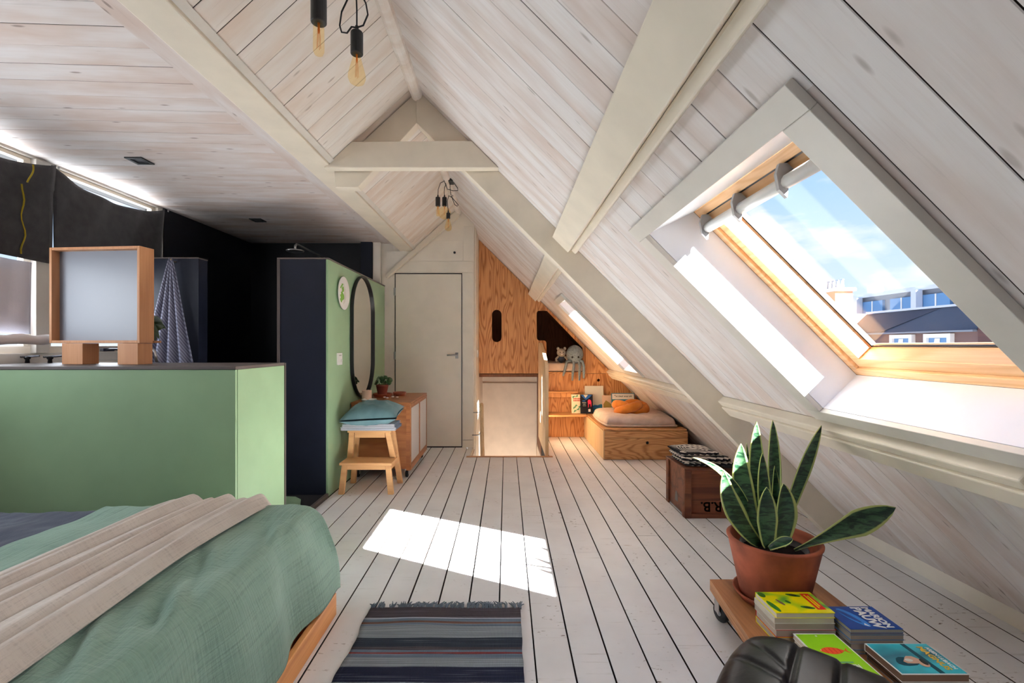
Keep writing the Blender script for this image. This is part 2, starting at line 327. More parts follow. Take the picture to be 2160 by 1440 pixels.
def copy_tree(o, parent=None):
    c = o.copy(); COL.objects.link(c); c.parent = parent; ORG[c.name] = org(o)
    for ch in list(o.children): copy_tree(ch, c)
    return c
# ---------------------------------------------------------------- room shell
R2 = sqrt(2)
def S(a, y, b): return Vector(((b-a)/R2, y, (a+b)/R2))            # right roof slope: a up the slope, b outwards
BC = 1.584                                                         # face of the right slope
def sbox(mb, a0, a1, y0, y1, b0, b1): return mb.hexa([S(a, y, b) for b in (b0, b1) for a, y in ((a0, y0), (a1, y0), (a1, y1), (a0, y1))])
RX, RZ, LS = -.56, 2.80, .92                                       # ridge and pitch of the left slope
LN = sqrt(1+LS*LS)
def SL(c, y, n): return Vector((RX-c/LN+n*LS/LN, y, RZ-c*LS/LN-n/LN))   # left slope: c down the slope, n inwards
_pm = {}
def plank(parent, mat, o, dx, dy, L, W, T=.018, chamf=.0014):
    """board with its own long axis: o corner, dx along the length, dy across; face towards dx x dy"""
    key = (round(L, 2), round(W, 4), mat)
    if key not in _pm:
        l, wd = L, W; h = chamf; b = bmesh.new()
        lo = [b.verts.new(p) for p in ((0, 0, -T), (l, 0, -T), (l, wd, -T), (0, wd, -T))]
        md = [b.verts.new(p) for p in ((0, 0, -h), (l, 0, -h), (l, wd, -h), (0, wd, -h))]
        hi = [b.verts.new(p) for p in ((0, h, 0), (l, h, 0), (l, wd-h, 0), (0, wd-h, 0))]
        for A, B in ((lo, md), (md, hi)):
            for i in range(4): b.faces.new([A[i], A[(i+1) % 4], B[(i+1) % 4], B[i]])
        b.faces.new(hi); b.faces.new(lo[::-1]); me = bpy.data.meshes.new('plank')
        b.faces.ensure_lookup_table()
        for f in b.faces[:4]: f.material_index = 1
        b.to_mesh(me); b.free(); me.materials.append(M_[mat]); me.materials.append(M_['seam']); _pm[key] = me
    ob = bpy.data.objects.new('plank', _pm[key]); COL.objects.link(ob)
    dx = Vector(dx).normalized(); dz = dx.cross(Vector(dy)).normalized(); dy = dz.cross(dx)
    m = Matrix((dx, dy, dz)).transposed().to_4x4(); m.translation = Vector(o); ob.matrix_world = m
    if parent: ob.parent = parent
    return ob
rr = random.Random(3)
# --- floor
fl = MB().box(-3.05, -.40, -1.9, 5.6, -.3, -.024).box(-.40, .47, -1.9, 5.10, -.3, -.024).box(.47, 2.5, -1.9, 6.4, -.3, -.024).build('floor', 'blk'); K(fl)
for k in range(-11, 15):
    x0 = .110+.142*k; x1 = x0+.142
    if x0 < -1.42: x0 = -1.405
    if x0 > 2.2: break
    x1 = min(x1, 2.2)
    ye = 5.575 if x1 < -.36 else (5.09 if x0 < .46 else 6.28)
    cuts = [-1.75] + ([rr.uniform(-.2, 1.2)] if rr.random() < .6 else []) + ([3.02] if k in (-9, -8, -10) else ([rr.uniform(2.3, 4.6)] if rr.random() < .4 else []))
    cuts = sorted(cuts)+[ye]
    for a, b in zip(cuts, cuts[1:]):
        g = rr.uniform(.005, .008)
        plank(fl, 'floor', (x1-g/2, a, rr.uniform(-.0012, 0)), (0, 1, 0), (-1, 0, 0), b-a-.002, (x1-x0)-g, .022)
# --- right slope shell with the two roof windows cut out
WIN = [(0.978, 1.940, .758, -.25), (4.62, 5.20, .758, -.25)]
mb = MB(); ys = [-1.9, WIN[0][0]-.013, WIN[0][1]+.013, WIN[1][0]-.013, WIN[1][1]+.013, 7.5]
for i, (ya, yb) in enumerate(zip(ys, ys[1:])):
    if i in (1, 3): sbox(mb, -1.75, -.262, ya, yb, 1.603, 1.80); sbox(mb, .70 if 0 else .772, 2.46, ya, yb, 1.603, 1.80)
    else: sbox(mb, -1.75, 2.46, ya, yb, 1.603, 1.80)
wr = K(mb.build('wall_right', 'blk'))
tiers = [(1.05, 2.372, .127, 0), (-.42, 1.04, .145, .06), (-1.58, -.44, .125, .03)]
for a0, a1, pw, off in tiers:
    y = -1.8+off
    while y < 6.27:
        g = rr.choice((.0012, .0016, .0024, .0036)); W = pw-g; ye = min(y+W, 6.285)
        parts = [(a0, a1, y, W)]
        for (wy0, wy1, wt, wb) in WIN:
            p0, p1 = wy0-.014, wy1+.014
            if y < p1 and y+W > p0 and a0 < 0 and a1 > 0:
                parts = [(a0, wb-.03, y, W), (wt+.03, a1, y, W)]
                if y < p0: parts.append((wb-.03, wt+.03, y, p0-y))
                if y+W > p1: parts.append((wb-.03, wt+.03, p1, y+W-p1))
        for s0, s1, yy, ww in parts:
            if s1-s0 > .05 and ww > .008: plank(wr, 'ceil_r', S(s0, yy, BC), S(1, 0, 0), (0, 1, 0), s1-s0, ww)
        y += pw
for o in list(wr.children):   # keep the planks' faces to the room
    n = o.matrix_world.to_3x3() @ Vector((0, 0, 1))
    if n.dot(Vector((-1, 0, -1))) < 0:
        m = o.matrix_world.copy(); l = o.data.vertices[1].co.x; o.matrix_world = m @ Matrix.Translation((l, 0, 0)) @ Matrix.Rotation(pi, 4, 'Y')
# --- left slope and flat dormer ceiling
ce = MB(); CL = (1.11-.56)*LN
ce.hexa([SL(c, y, n) for n in (-.22, -.02) for c, y in ((-.12, -1.9), (.64, -1.9), (.64, 5.7), (-.12, 5.7))])
ce.box(-3.3, -1.10, -1.9, 5.7, 2.42, 2.62); ce.box(-1.3, -1.05, -1.9, 5.7, 2.40, 2.60)
ce = K(ce.build('ceiling', 'blk'))
y = -1.8
while y < 5.56:
    pw = .131; g = rr.choice((.0012, .002, .0034)); W = min(pw-g, 5.575-y)
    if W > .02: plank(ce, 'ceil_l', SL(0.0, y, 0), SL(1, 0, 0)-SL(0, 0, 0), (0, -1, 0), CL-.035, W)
    y += pw
for o in list(ce.children):
    n = o.matrix_world.to_3x3() @ Vector((0, 0, 1))
    if n.z > 0: o.matrix_world = o.matrix_world @ Matrix.Rotation(pi, 4, 'X') @ Matrix.Translation((0, 0, 0))
y = -1.75
while y < 5.75:
    g = rr.choice((.001, .0016, .0028, .0036)); W = .131-g
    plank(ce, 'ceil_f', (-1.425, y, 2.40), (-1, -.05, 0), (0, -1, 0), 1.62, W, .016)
    y += .131
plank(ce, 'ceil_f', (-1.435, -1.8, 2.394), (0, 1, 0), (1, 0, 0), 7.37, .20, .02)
for o in list(ce.children):
    n = o.matrix_world.to_3x3() @ Vector((0, 0, 1))
    if n.z > .3:
        wd = max(v.co.y for v in o.data.vertices); o.matrix_world = o.matrix_world @ Matrix.Translation((0, wd, 0)) @ Matrix.Rotation(pi, 4, 'X')
# --- walls
def wallxz(name, pts, y0, y1, mat): return K(MB().prism([(x, y0, z) for x, z in pts], (0, y1-y0, 0)).build(name, mat))
def zl(x): return RZ+(x-RX)*LS if x < RX else 2.24-x
db = wallxz('wall_back', [(-1.47, 0), (-1.311, 0), (-1.311, 2.05), (-.520, 2.05), (-.520, 0), (-.38, 0), (-.38, 2.62), (RX, 2.84), (-1.1, 2.44), (-1.47, 2.44)], 5.58, 5.70, 'white')
box('upper_panel', 'white', db, -.50, -.385, 5.572, 5.58, 2.19, 2.60, .002)
box('upper_panel', 'white', db, -1.33, -.508, 5.574, 5.58, 2.192, 2.43, .002); box('upper_panel', 'white', db, -1.33, -.386, 5.574, 5.58, 2.058, 2.186, .002)
box('side_panel', 'white', db, -.515, -.386, 5.574, 5.58, .09, 2.05, .002)
MB().lathe([(.0, 0), (.014, 0), (.014, .006), (0, .006)], (-.608, 5.5745, 2.289), 16, (0, -1, 0)).build('finger_hole', 'blk', db)
wallxz('wall_back', [(-3.05, 0), (-1.47, 0), (-1.47, 2.44), (-3.05, 2.44)], 5.575, 5.70, 'black')
K(box('trim_1', 'white', None, -1.555, -1.47, 5.52, 5.575, .0, 2.40, .003))
K(box('trim_2', 'navy', None, -1.69, -1.56, 5.50, 5.575, 0.0, 2.40, .002))
K(box('wall_stair_left', 'stairw', None, -.40, -.37, 5.10, 5.575, -2.4, -.02)); 
st('wall_return', 'white', None, -.40, -.365, 5.702, 7.3, -2.4, 2.62)
st('wall_return', 'white', None, -.385, -.370, 5.10, 5.70, -2.4, 2.55) if 0 else None
st('wall_stair_back', 'stairw', None, -.40, .50, 7.30, 7.42, -2.4, 2.0)
st('trim_3', 'stairw', None, -.365, .46, 7.285, 7.30, -2.0, .62)
st('wall_stair_right', 'stairw', None, .465, .50, 5.10, 7.3, -2.4, -.31)
st('wall_stair_front', 'stairw', None, -.40, .47, 5.07, 5.098, -2.4, -.31)
st('floor', 'floor', None, -.5, .6, 5.0, 7.4, -2.5, -2.4)
st('wall_left', 'white', None, -3.15, -3.0, -1.9, 1.0, 0, 2.42); st('wall_left', 'white', None, -3.15, -3.0, 1.0, 4.14, -.03, 1.085)
st('wall_left', 'black', None, -3.15, -3.0, 4.14, 5.7, -.03, 2.42)
# rear gable (behind the camera), closed, kept dark to cut bounce light
st('wall_front', 'navy', None, -3.15, -1.6, -1.95, -1.85, -.3, 2.45); wallxz('wall_front', [(.8, -.3), (2.5, -.3), (2.24, 0), (.8, 1.5)], -1.95, -1.85, 'navy')
wallxz('wall_front', [(-1.6, -.3), (.8, -.3), (.8, 1.5), (RX, 2.8), (-1.1, 2.45), (-1.6, 2.45)], -1.95, -1.85, 'navy')
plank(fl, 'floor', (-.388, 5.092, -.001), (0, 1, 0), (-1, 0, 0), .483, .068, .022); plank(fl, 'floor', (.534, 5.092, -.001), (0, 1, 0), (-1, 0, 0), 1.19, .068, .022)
st('door_light_block', 'dark', None, -1.32, -.51, 5.625, 5.69, -.3, 2.1)  # unseen dark box added behind the door to stop light leaking under it
# baseboards
K(MB().prism([(2.165, 0, -.02), (2.165, 0, .085), (2.19, 0, .085), (2.30, 0, -.02)], (0, 2.94, 0)).build('baseboard_right', 'white'))
K(MB().prism([(2.165, -1.8, -.02), (2.165, -1.8, .085), (2.19, -1.8, .085), (2.30, -1.8, -.02)], (0, 1.79, 0)).build('baseboard_right', 'white'))
K(MB().prism([(2.165, 3.07, -.02), (2.165, 3.07, .085), (2.19, 3.07, .085), (2.30, 3.07, -.02)], (0, 1.85, 0)).build('baseboard_right', 'white'))
K(box('baseboard_back', 'white', None, -1.465, -1.335, 5.566, 5.58, 0, .10, .002)); K(box('baseboard_back', 'white', None, -.515, -.386, 5.566, 5.573, 0, .085, .002))
# --- beams (each a trim)
K(MB().box(-1.243, -1.084, -1.8, 5.57, 2.30, 2.385).build('trim_4', 'cream', bevel=.004))                       # left purlin
o = MB(); o.hexa([SL(c, y, n) for n in (-.012, .012) for c, y in ((.68, -1.8), (.713, -1.8), (.713, 5.57), (.68, 5.57))]); K(o.build('trim_5', 'casing'))
K(sbox(MB(), .985, 1.125, -1.8, 6.28, BC-.055, BC-.001).build('trim_6', 'cream', bevel=.004))                    # middle purlin
K(sbox(MB(), .945, .984, -1.8, 6.28, BC-.03, BC-.001).build('trim_7', 'cream', bevel=.008))
K(sbox(MB(), -.455, -.375, -1.8, 6.28, BC-.06, BC-.001).build('trim_8', 'cream', bevel=.005))                   # lower purlin
K(sbox(MB(), -.374, -.332, 1.22, 6.28, BC-.05, BC-.001).build('trim_9', 'cream', bevel=.006))
K(MB().lathe([(.036, 0), (.036, 7.36)], (RX, -1.8, RZ-.035), 10, (0, 1, 0)).build('trim_10', 'ceil_l'))          # ridge pole
TY = 2.96
o = MB(); o.prism([S(a, TY, b) for a, b in ((-1.584-.0, BC), (2.30, BC), (2.37, BC-.005), (2.23, BC-.15), (-1.43, BC-.15))], (0, .095, 0)); K(o.build('trim_11', 'cream', bevel=.003))
K(MB().prism([(-.56, TY+.012, 2.79), (-1.08, TY+.012, 2.312), (-1.072, TY+.012, 2.19), (-.93, TY+.012, 2.19), (-.555, TY+.012, 2.60), (-.50, TY+.012, 2.69)], (0, .08, 0)).build('trim_12', 'cream', bevel=.003))
K(MB().prism([(-1.115, 2.895, 2.285), (-.048, 2.895, 2.285), (-.212, 2.895, 2.449), (-.945, 2.895, 2.443)], (0, .062, 0)).build('trim_13', 'cream', bevel=.003))   # collar
K(MB().prism([(RX, 5.50, 2.79), (-1.11, 5.50, 2.29), (-1.40, 5.50, 2.02), (-1.40, 5.50, 1.985), (-1.385, 5.50, 1.985), (-.55, 5.50, 2.70)], (0, .068, 0)).build('trim_14', 'cream', bevel=.004))
K(MB().prism([(-1.10, 5.54, 2.30), (-1.40, 5.54, 2.30), (-1.40, 5.54, 2.02)], (0, .032, 0)).build('trim_15', 'white'))
K(box('trim_16', 'oakf', None, -.43, .50, 5.085, 5.125, -.03, .006, .003))                                       # worn stair nosing
# --- roof windows
def roof_window(idx, y0, y1, full):
    root = MB()
    a0, a1, F = -.25, .758, 1.776
    # sloping white lining: four boards
    t = .012
    root.hexa([S(a0, y0, BC), S(a0, y1, BC), S(a0-.001, y1, F), S(a0-.001, y0, F), S(a0-t, y0, BC), S(a0-t, y1, BC), S(a0-t, y1, F), S(a0-t, y0, F)])
    root.hexa([S(a1, y0, BC), S(a1, y1, BC), S(.692, y1, F), S(.692, y0, F), S(a1+t, y0, BC), S(a1+t, y1, BC), S(.692+t, y1, F), S(.692+t, y0, F)])
    for ya, yb in ((y1, y1+t), (y0-t, y0)): root.prism([S(a0, ya, BC), S(a1, ya, BC), S(.692, ya, F), S(a0-.001, ya, F)], (0, yb-ya, 0))
    root = root.build(f'window_{idx}', 'lining'); K(root)
    c = .09 if full else .035; cb = BC-.022
    for n, (p, q, r, u) in enumerate(((a1, a1+.067, y0-c, y1+c), (a0-.062, a0, y0-c, y1+c), (a0, a1, y0-c, y0), (a0, a1, y1, y1+c))):
        sbox(MB(), p, q, r, u, cb, BC-.001).build('casing', 'casing', root, bevel=.002)
    fw, sw = .036, .046
    G = 1.862
    def fr(name, mat, i, w_, b0, b1, top=.692, bot=-.251):
        ya, yb = y0+i, y1-i; ta, ba = top-i, bot+i
        sbox(MB(), ba, ba+w_, ya, yb, b0, b1).build(name, mat, root, bevel=.003); sbox(MB(), ta-w_, ta, ya, yb, b0, b1).build(name, mat, root, bevel=.003)
        sbox(MB(), ba+w_, ta-w_, ya, ya+w_, b0, b1).build(name, mat, root, bevel=.003); sbox(MB(), ba+w_, ta-w_, yb-w_, yb, b0, b1).build(name, mat, root, bevel=.003)
    fr('frame_bar', 'pine', 0, fw, F, 1.885); fr('sash_bar', 'pine', fw, sw, F+.012, 1.88)
    i = fw+sw; m = MB(); ya, yb, ta, ba = y0+i, y1-i, .692-i, -.251+i; g = .007
    for q in ((ba, ba+g, ya, yb), (ta-g, ta, ya, yb), (ba, ta, ya, ya+g), (ba, ta, yb-g, yb)): sbox(m, *q, G-.006, G)
    m.build('gasket', 'dark', root)
    sbox(MB(), ba, ta, ya, yb, G, G+.004).build('pane', 'glass', root)
    sbox(MB(), .650, .664, y0+.05, y1-.05, F+.006, F+.013).build('vent_slot', 'dark', root)
    vb = MB().loft([[S(.612+.020*cos(t_), y, 1.748+.024*sin(t_)) for t_ in [2*pi*k/12 for k in range(12)]] for y in (y0+.04, y1-.045)]).build('vent_bar', 'greyv', root, smooth=True)
    sbox(MB(), .606, .622, y0+.05, y1-.05, 1.765, F+.014).build('vent_flap', 'whitep', root)
    n = 4 if full else 2
    for k in range(n):
        y = y1-.06-k*.265
        MB().prism([S(.65, y, 1.782), S(.665, y, 1.765), S(.650, y, 1.738), S(.612, y, 1.712), S(.580, y, 1.712), S(.602, y, 1.74), S(.618, y, 1.782)], (0, .014, 0)).build('vent_clip', 'grey', vb)
    for q in ((-.29, -.252, y0-.05, y1+.05), (.693, .74, y0-.05, y1+.05), (-.252, .693, y0-.05, y0-.002), (-.252, .693, y1+.002, y1+.05)): sbox(MB(), *q, 1.80, 1.89).build('flashing', 'dmetal', root)
    return root
roof_window(1, .978, 1.940, True); roof_window(2, 4.62, 5.20, False)
# --- dormer windows
w3 = MB()
for q in ((-3.09, -3.0, .95, 4.16, 1.085, 1.15), (-3.09, -3.0, .95, 4.16, 2.385, 2.42), (-3.09, -2.985, 3.01, 3.10, 1.15, 2.385), (-3.09, -3.0, .95, 1.02, 1.15, 2.385), (-3.09, -3.0, 4.08, 4.16, 1.15, 2.385)): w3.box(*q)
w3 = K(w3.build('window_3', 'casing', bevel=.003))
for y0, y1, zb in ((1.02, 3.01, 1.15), (3.10, 4.08, 1.15)):
    s_ = .045 if zb else 0
    MB().box(-3.06, -3.02, y0, y1, zb, zb+s_).box(-3.06, -3.02, y0, y1, 2.36, 2.384).box(-3.06, -3.02, y0, y0+s_, zb+s_, 2.36).box(-3.06, -3.02, y1-s_, y1, zb+s_, 2.36).build('sash', 'cream', w3, bevel=.002)
    box('pane', 'glass', w3, -3.044, -3.04, y0+.045, y1-.045, 1.195, 2.36)
h = MB().tube([(-2.985, 3.13, 1.31), (-2.96, 3.13, 1.32), (-2.955, 3.16, 1.29), (-2.955, 3.21, 1.20)], .011, 8).build('window_handle', 'whitep', w3, smooth=True)
MB().tube([(-2.985, 3.52, 1.165), (-2.97, 3.56, 1.17), (-2.97, 3.80, 1.165)], .008, 6).box(-3.0, -2.975, 3.50, 3.60, 1.155, 1.178).build('window_stay', 'dmetal', w3)
# --- door
d1 = K(box('door_1', 'door', None, -1.303, -.528, 5.575, 5.615, .012, 2.038, .002))
MB().box(-1.311, -1.304, 5.572, 5.62, .0, 2.045).box(-.527, -.52, 5.572, 5.62, 0, 2.045).box(-1.311, -.52, 5.572, 5.62, 2.039, 2.048).build('door_gap', 'dark', d1)
hb = box('handle_plate', 'metal', d1, -.60, -.565, 5.567, 5.575, 1.045, 1.115, .002)
MB().tube([(-.582, 5.567, 1.085), (-.582, 5.52, 1.085), (-.60, 5.515, 1.085), (-.69, 5.515, 1.085)], .0095, 10).build('door_lever', 'metal', hb, smooth=True)
for z in (1.83, 1.08, .25): box('hinge', 'metal', d1, -1.322, -1.300, 5.562, 5.575, z-.045, z+.045, .002)

# ================================================================= half wall, shower
hw = thing('half_wall_counter', 'sage green half wall with a dark worktop at the foot of the bed', 'counter', (-2.2, 2.74, 0))
box('front_panel', 'green', hw, -3.0, -1.412, 2.470, 2.488, 0, 1.072, .001); box('end_panel', 'green', hw, -1.428, -1.410, 2.489, 3.01, 0, 1.072, .001)
box('core', 'black', hw, -2.995, -1.43, 2.49, 3.005, 0, 1.07); box('worktop', 'trimd', hw, -2.998, -1.408, 2.466, 3.012, 1.073, 1.09, .002); 
box('edge_strip', 'trimd', hw, -1.412, -1.404, 3.0105, 3.022, 0, 1.088)
pw = thing('shower_partition', 'full-height partition with dark end and sage green side beside the shower', 'partition', (-1.61, 4.4, 0))
box('core', 'navy', pw, -1.81, -1.428, 3.75, 5.50, 0, 1.88); box('side_panel', 'green', pw, -1.427, -1.41, 3.752, 5.49, 0, 1.88, .001)
box('top_strip', 'trimd', pw, -1.812, -1.405, 3.745, 5.495, 1.881, 1.893, .001); box('edge_strip', 'trimd', pw, -1.812, -1.79, 3.745, 3.7495, 0, 1.88)
sp = thing('shower_stub_wall', 'dark blue-black stub wall holding the hanging grey towel', 'partition', (-2.7, 3.76, 0))
box('core', 'navy', sp, -2.995, -2.402, 3.70, 3.81, -.02, 1.875, .001); box('top_strip', 'trimd', sp, -2.995, -2.40, 3.698, 3.812, 1.876, 1.886)
tr = thing('shower_tray', 'glossy black shower tray in front of the dark partition', 'shower tray', (-2.2, 3.4, 0))
box('tray', 'blk', tr, -2.99, -1.43, 3.03, 3.74, -.02, .022, .004); box('threshold', 'trimd', tr, -1.429, -1.405, 3.024, 3.748, -.02, .03, .002)
box('tray_back', 'blk', tr, -2.99, -1.82, 3.82, 5.57, -.02, .022)
o = MB().prism([(-1.81, 3.10, .023)]+[(x, y, .023) for x, y in ((-1.50, 3.10), (-1.465, 3.25), (-1.50, 3.45), (-1.56, 3.60), (-1.63, 3.665), (-1.81, 3.68))], (0, 0, .008)).build('bath_mat', 'green', None, at=(-1.6, 3.4, .023), label='flat pale green mat on the black shower tray', category='mat')
sh = thing('rain_shower', 'round chrome rain shower head above the dark partition', 'shower head', (-1.96, 4.4, 2.08))
MB().lathe([(.0, 0), (.075, 0), (.08, .006), (.075, .012), (.02, .018), (0, .018)], (-1.96, 4.4, 2.07), 24).build('rose', 'metal', sh, smooth=True)
MB().tube([(-1.96, 4.4, 2.085), (-1.96, 4.4, 2.12), (-1.965, 4.44, 2.145), (-1.97, 4.5, 2.15), (-2.0, 5.57, 2.15)], .011, 8).build('arm', 'metal', sh, smooth=True)
# taps
for x, y, lab in ((-2.96, 2.93, 'black cross-head tap left of the wooden block feet, further from them'), (-2.82, 2.93, 'black cross-head tap nearest the left wooden block foot')):
    t = thing('tap', lab, 'tap', (x, y, 1.09)); MB().lathe([(.012, 0), (.010, .022), (.016, .028), (.016, .040), (0, .042)], (x, y, 1.09), 14).build('valve', 'dark', t, smooth=True)
    MB().tube([(x-.012, y-.03, 1.128), (x, y, 1.13), (x+.03, y+.01, 1.132), (x+.055, y+.02, 1.134)], .006, 6).build('lever', 'dmetal', t)
o = MB().tube([(-2.235, 2.9, 1.09)]+[(-2.235+.05*(1-cos(t)) , 2.9, 1.12+.06*sin(t)) for t in [pi*k/8 for k in range(7)]]+[(-2.14, 2.9, 1.095)], .008, 8).build('tap_spout', 'metal', None, smooth=True, at=(-2.2, 2.9, 1.09), label='curved chrome tap spout right of the framed board', category='tap')
# framed board on wooden blocks
fb = thing('framed_board', 'pale grey board in a deep square wooden frame standing on the half wall', 'frame', (-2.34, 2.75, 1.21))
def rt(p, c=(-2.34, 2.75), a=radians(-5)):
    x, y = p[0]-c[0], p[1]-c[1]; return (c[0]+x*cos(a)-y*sin(a), c[1]+x*sin(a)+y*cos(a), p[2])
def rbox(name, mat, par, x0, x1, y0, y1, z0, z1, bevel=0, **k):
    return MB().hexa([rt(p) for p in ((x0, y0, z0), (x1, y0, z0), (x1, y1, z0), (x0, y1, z0), (x0, y0, z1), (x1, y0, z1), (x1, y1, z1), (x0, y1, z1))]).build(name, mat, par, bevel=bevel, **k)
x0, x1, z0, z1 = -2.625, -2.065, 1.212, 1.762
rbox('frame_side', 'oakf', fb, x0, x0+.016, 2.70, 2.80, z0, z1, .002); rbox('frame_side', 'oakf', fb, x1-.016, x1, 2.70, 2.80, z0, z1, .002)
rbox('frame_side', 'oakf', fb, x0+.016, x1-.016, 2.70, 2.80, z0, z0+.016, .002); rbox('frame_side', 'oakf', fb, x0+.016, x1-.016, 2.70, 2.80, z1-.016, z1, .002)
M_['board'] = NT('satin grey board').fin((128, 132, 142), .35, 0, .5)
rbox('board', 'board', fb, x0+.016, x1-.016, 2.745, 2.755, z0+.016, z1-.016)
rbox('peg', 'oakf', fb, x1, x1+.045, 2.79, 2.80, z0+.002, z0+.014)
o = rbox('wooden_block', 'oakf', None, -2.545, -2.415, 2.70, 2.80, 1.091, 1.211, .002, at=(-2.48, 2.75, 1.091), label='left wooden block foot under the framed board', category='block', group='blocks under the framed board')
o = rbox('wooden_block', 'oakf', None, -2.20, -2.075, 2.70, 2.80, 1.091, 1.211, .002, at=(-2.14, 2.75, 1.091), label='right wooden block foot under the framed board', category='block', group='blocks under the framed board')
# leafy plant behind the frame
pl = thing('potted_plant', 'narrow green leaves poking out behind the framed board', 'plant', (-2.22, 2.91, 1.09))
MB().lathe([(.03, 0), (.045, .07), (.048, .08), (.04, .08), (.038, .06)], (-2.26, 2.95, 1.091), 16).build('pot', 'dark', pl, smooth=True)
MB().tube([(-2.26, 2.95, 1.15), (-2.24, 2.93, 1.25), (-2.20, 2.91, 1.33)], .004, 6).build('stem', 'stem', pl)
def blade(name, mat, par, base, tip, w_, curve=(0, 0, 0), side=None, n=10, m=2, fold=.15, wp=.45, tw=0, sol=.0012, bw=.38, **k):
    base, tip = Vector(base), Vector(tip); d = tip-base; nrm = Vector(side).normalized() if side else Vector((0, -1, 0)); ac = d.cross(nrm).normalized(); nn = ac.cross(d).normalized(); cv = Vector(curve)
    def f(u, v):
        p = base+d*v+cv*(4*v*(1-v)); ww = w_*(min(1, (v/wp)**(.55 if bw > .2 else 1.5)*(1-bw)+bw) if v < wp else max(.0, (1-((v-wp)/(1-wp))**2.0))**.8)*.5
        q = (u-.5)*2; a2 = ac*cos(tw*v)+nn*sin(tw*v); n2 = nn*cos(tw*v)-ac*sin(tw*v); return p+a2*(q*ww)+n2*(-fold*ww*(1-q*q))
    return MB().grid(f, max(m*2, 4), n, uv=True).build(name, mat, par, smooth=True, solid=sol, **k)
for tx, tz, cz in ((-2.06, 1.30, .02), (-2.08, 1.335, .03), (-2.10, 1.235, .03), (-2.07, 1.315, -.01), (-2.13, 1.375, .0), (-2.12, 1.22, .02), (-2.16, 1.40, 0)):
    blade('leaf', 'leaf3', pl, (-2.20, 2.91, 1.32), (tx+.015, 2.85, tz), .042, (0, 0, cz))
# felt cloths
def cloth(name, y0, y1, zb, label, tail):
    def f(u, v):
        y = y0+(y1-y0)*u; top = 2.385-.10*(4*u*(1-u))**.8-(0.012); z = top+(zb+tail*u-top)*v
        x = -2.945-(.014 if y1 > 3.5 else 0)+.02*sin(u*9+v*2)*v+.012*sin(u*21+v*5)*(1-v)
        return (x, y, z)
    o = MB().grid(f, 40, 24).build(name, 'felt', None, smooth=True, solid=.004, at=(-2.95, (y0+y1)/2, 2.3)); o['label'] = label; o['category'] = 'curtain'; o['group'] = 'charcoal cloths hung over the dormer windows'; return o
c1 = cloth('window_cloth', 1.75, 3.09, 1.73, 'charcoal felt cloth with a yellow stitched wavy line', 0); c2 = cloth('window_cloth', 3.085, 4.09, 1.735, 'plain charcoal felt cloth hanging behind the framed board', -.02)
def wl(z): return 2.87+.01*sin(z*14)+.012*sin(z*31)
for za, zb in ((2.31, 2.19), (2.17, 1.75)):
    MB().tube([(-2.921+.012*sin(z*9), wl(z)+(.03 if za > 2.2 else 0), z) for z in [za+(zb-za)*k/14 for k in range(15)]], .005, 5).build('yellow_stitching', 'yellow', c1, at=tuple(org(c1)))
for y in (3.085, 4.085):
    o = MB().lathe([(0, 0), (.008, 0), (.008, .004), (0, .004)], (-2.915, y, 2.355), 10, (1, 0, 0)).build('curtain_stud', 'metal', c2, smooth=True, at=tuple(org(c2)))
o = MB().grid(lambda u, v: (-2.985+.006*sin(u*22+1.5*v), 2.45+.53*u, 1.72-.45*v), 30, 6).build('sheer_curtain', 'sheer', None, smooth=True, solid=.002, at=(-2.95, 2.7, 1.9), label='thin white linen curtain in the dormer window', category='curtain')
o = MB().tube([(-2.93, 2.2+.83*k/20, 1.235+.004*sin(k*1.3)) for k in range(21)], [.030+.003*sin(k*1.7) for k in range(21)], 12).build('rolled_cloth', 'whitec', None, smooth=True, at=(-2.93, 2.6, 1.235), label='rolled white cloth along the dormer window sill', category='cloth')
# towel
def tow(u, v):
    hw_ = .012+(.175+.02*v)*v**.9; x = -2.578+(u-.5)*2*hw_-.02*v; z = 1.835-.80*v+.02*(1-cos((u-.5)*5))*(1-v); y = 3.655-.022*sin(u*26)*(.25+.75*v)-.012; return (x, y, z)
tw_ = MB().grid(tow, 60, 26).build('hanging_towel', 'towel', None, smooth=True, solid=.006, at=(-2.578, 3.65, 1.84), label='ribbed grey towel hanging in pleats on the dark stub wall', category='towel')
o = MB().tube([(-2.578, 3.70, 1.85), (-2.578, 3.655, 1.845), (-2.578, 3.645, 1.865)], .006, 8).build('hook', 'gold', None, smooth=True, at=(-2.578, 3.7, 1.85), label='small metal hook holding the grey towel', category='hook')
# downlights
for y, lab in ((3.077, 'square black recessed ceiling spot nearest the window cloths'), (4.54, 'square black recessed ceiling spot furthest back above the shower')):
    t = thing('ceiling_spot', lab, 'ceiling light', (-2.38, y, 2.40), 'recessed spots in the flat ceiling')
    x = -2.38; MB().box(x-.055, x+.055, y-.058, y-.038, 2.392, 2.40).box(x-.055, x+.055, y+.038, y+.058, 2.392, 2.40).box(x-.055, x-.035, y-.038, y+.038, 2.392, 2.40).box(x+.035, x+.055, y-.038, y+.038, 2.392, 2.40).build('bezel', 'dark', t)
    box('lens', 'dmetal', t, x-.035, x+.035, y-.038, y+.038, 2.396, 2.3995)
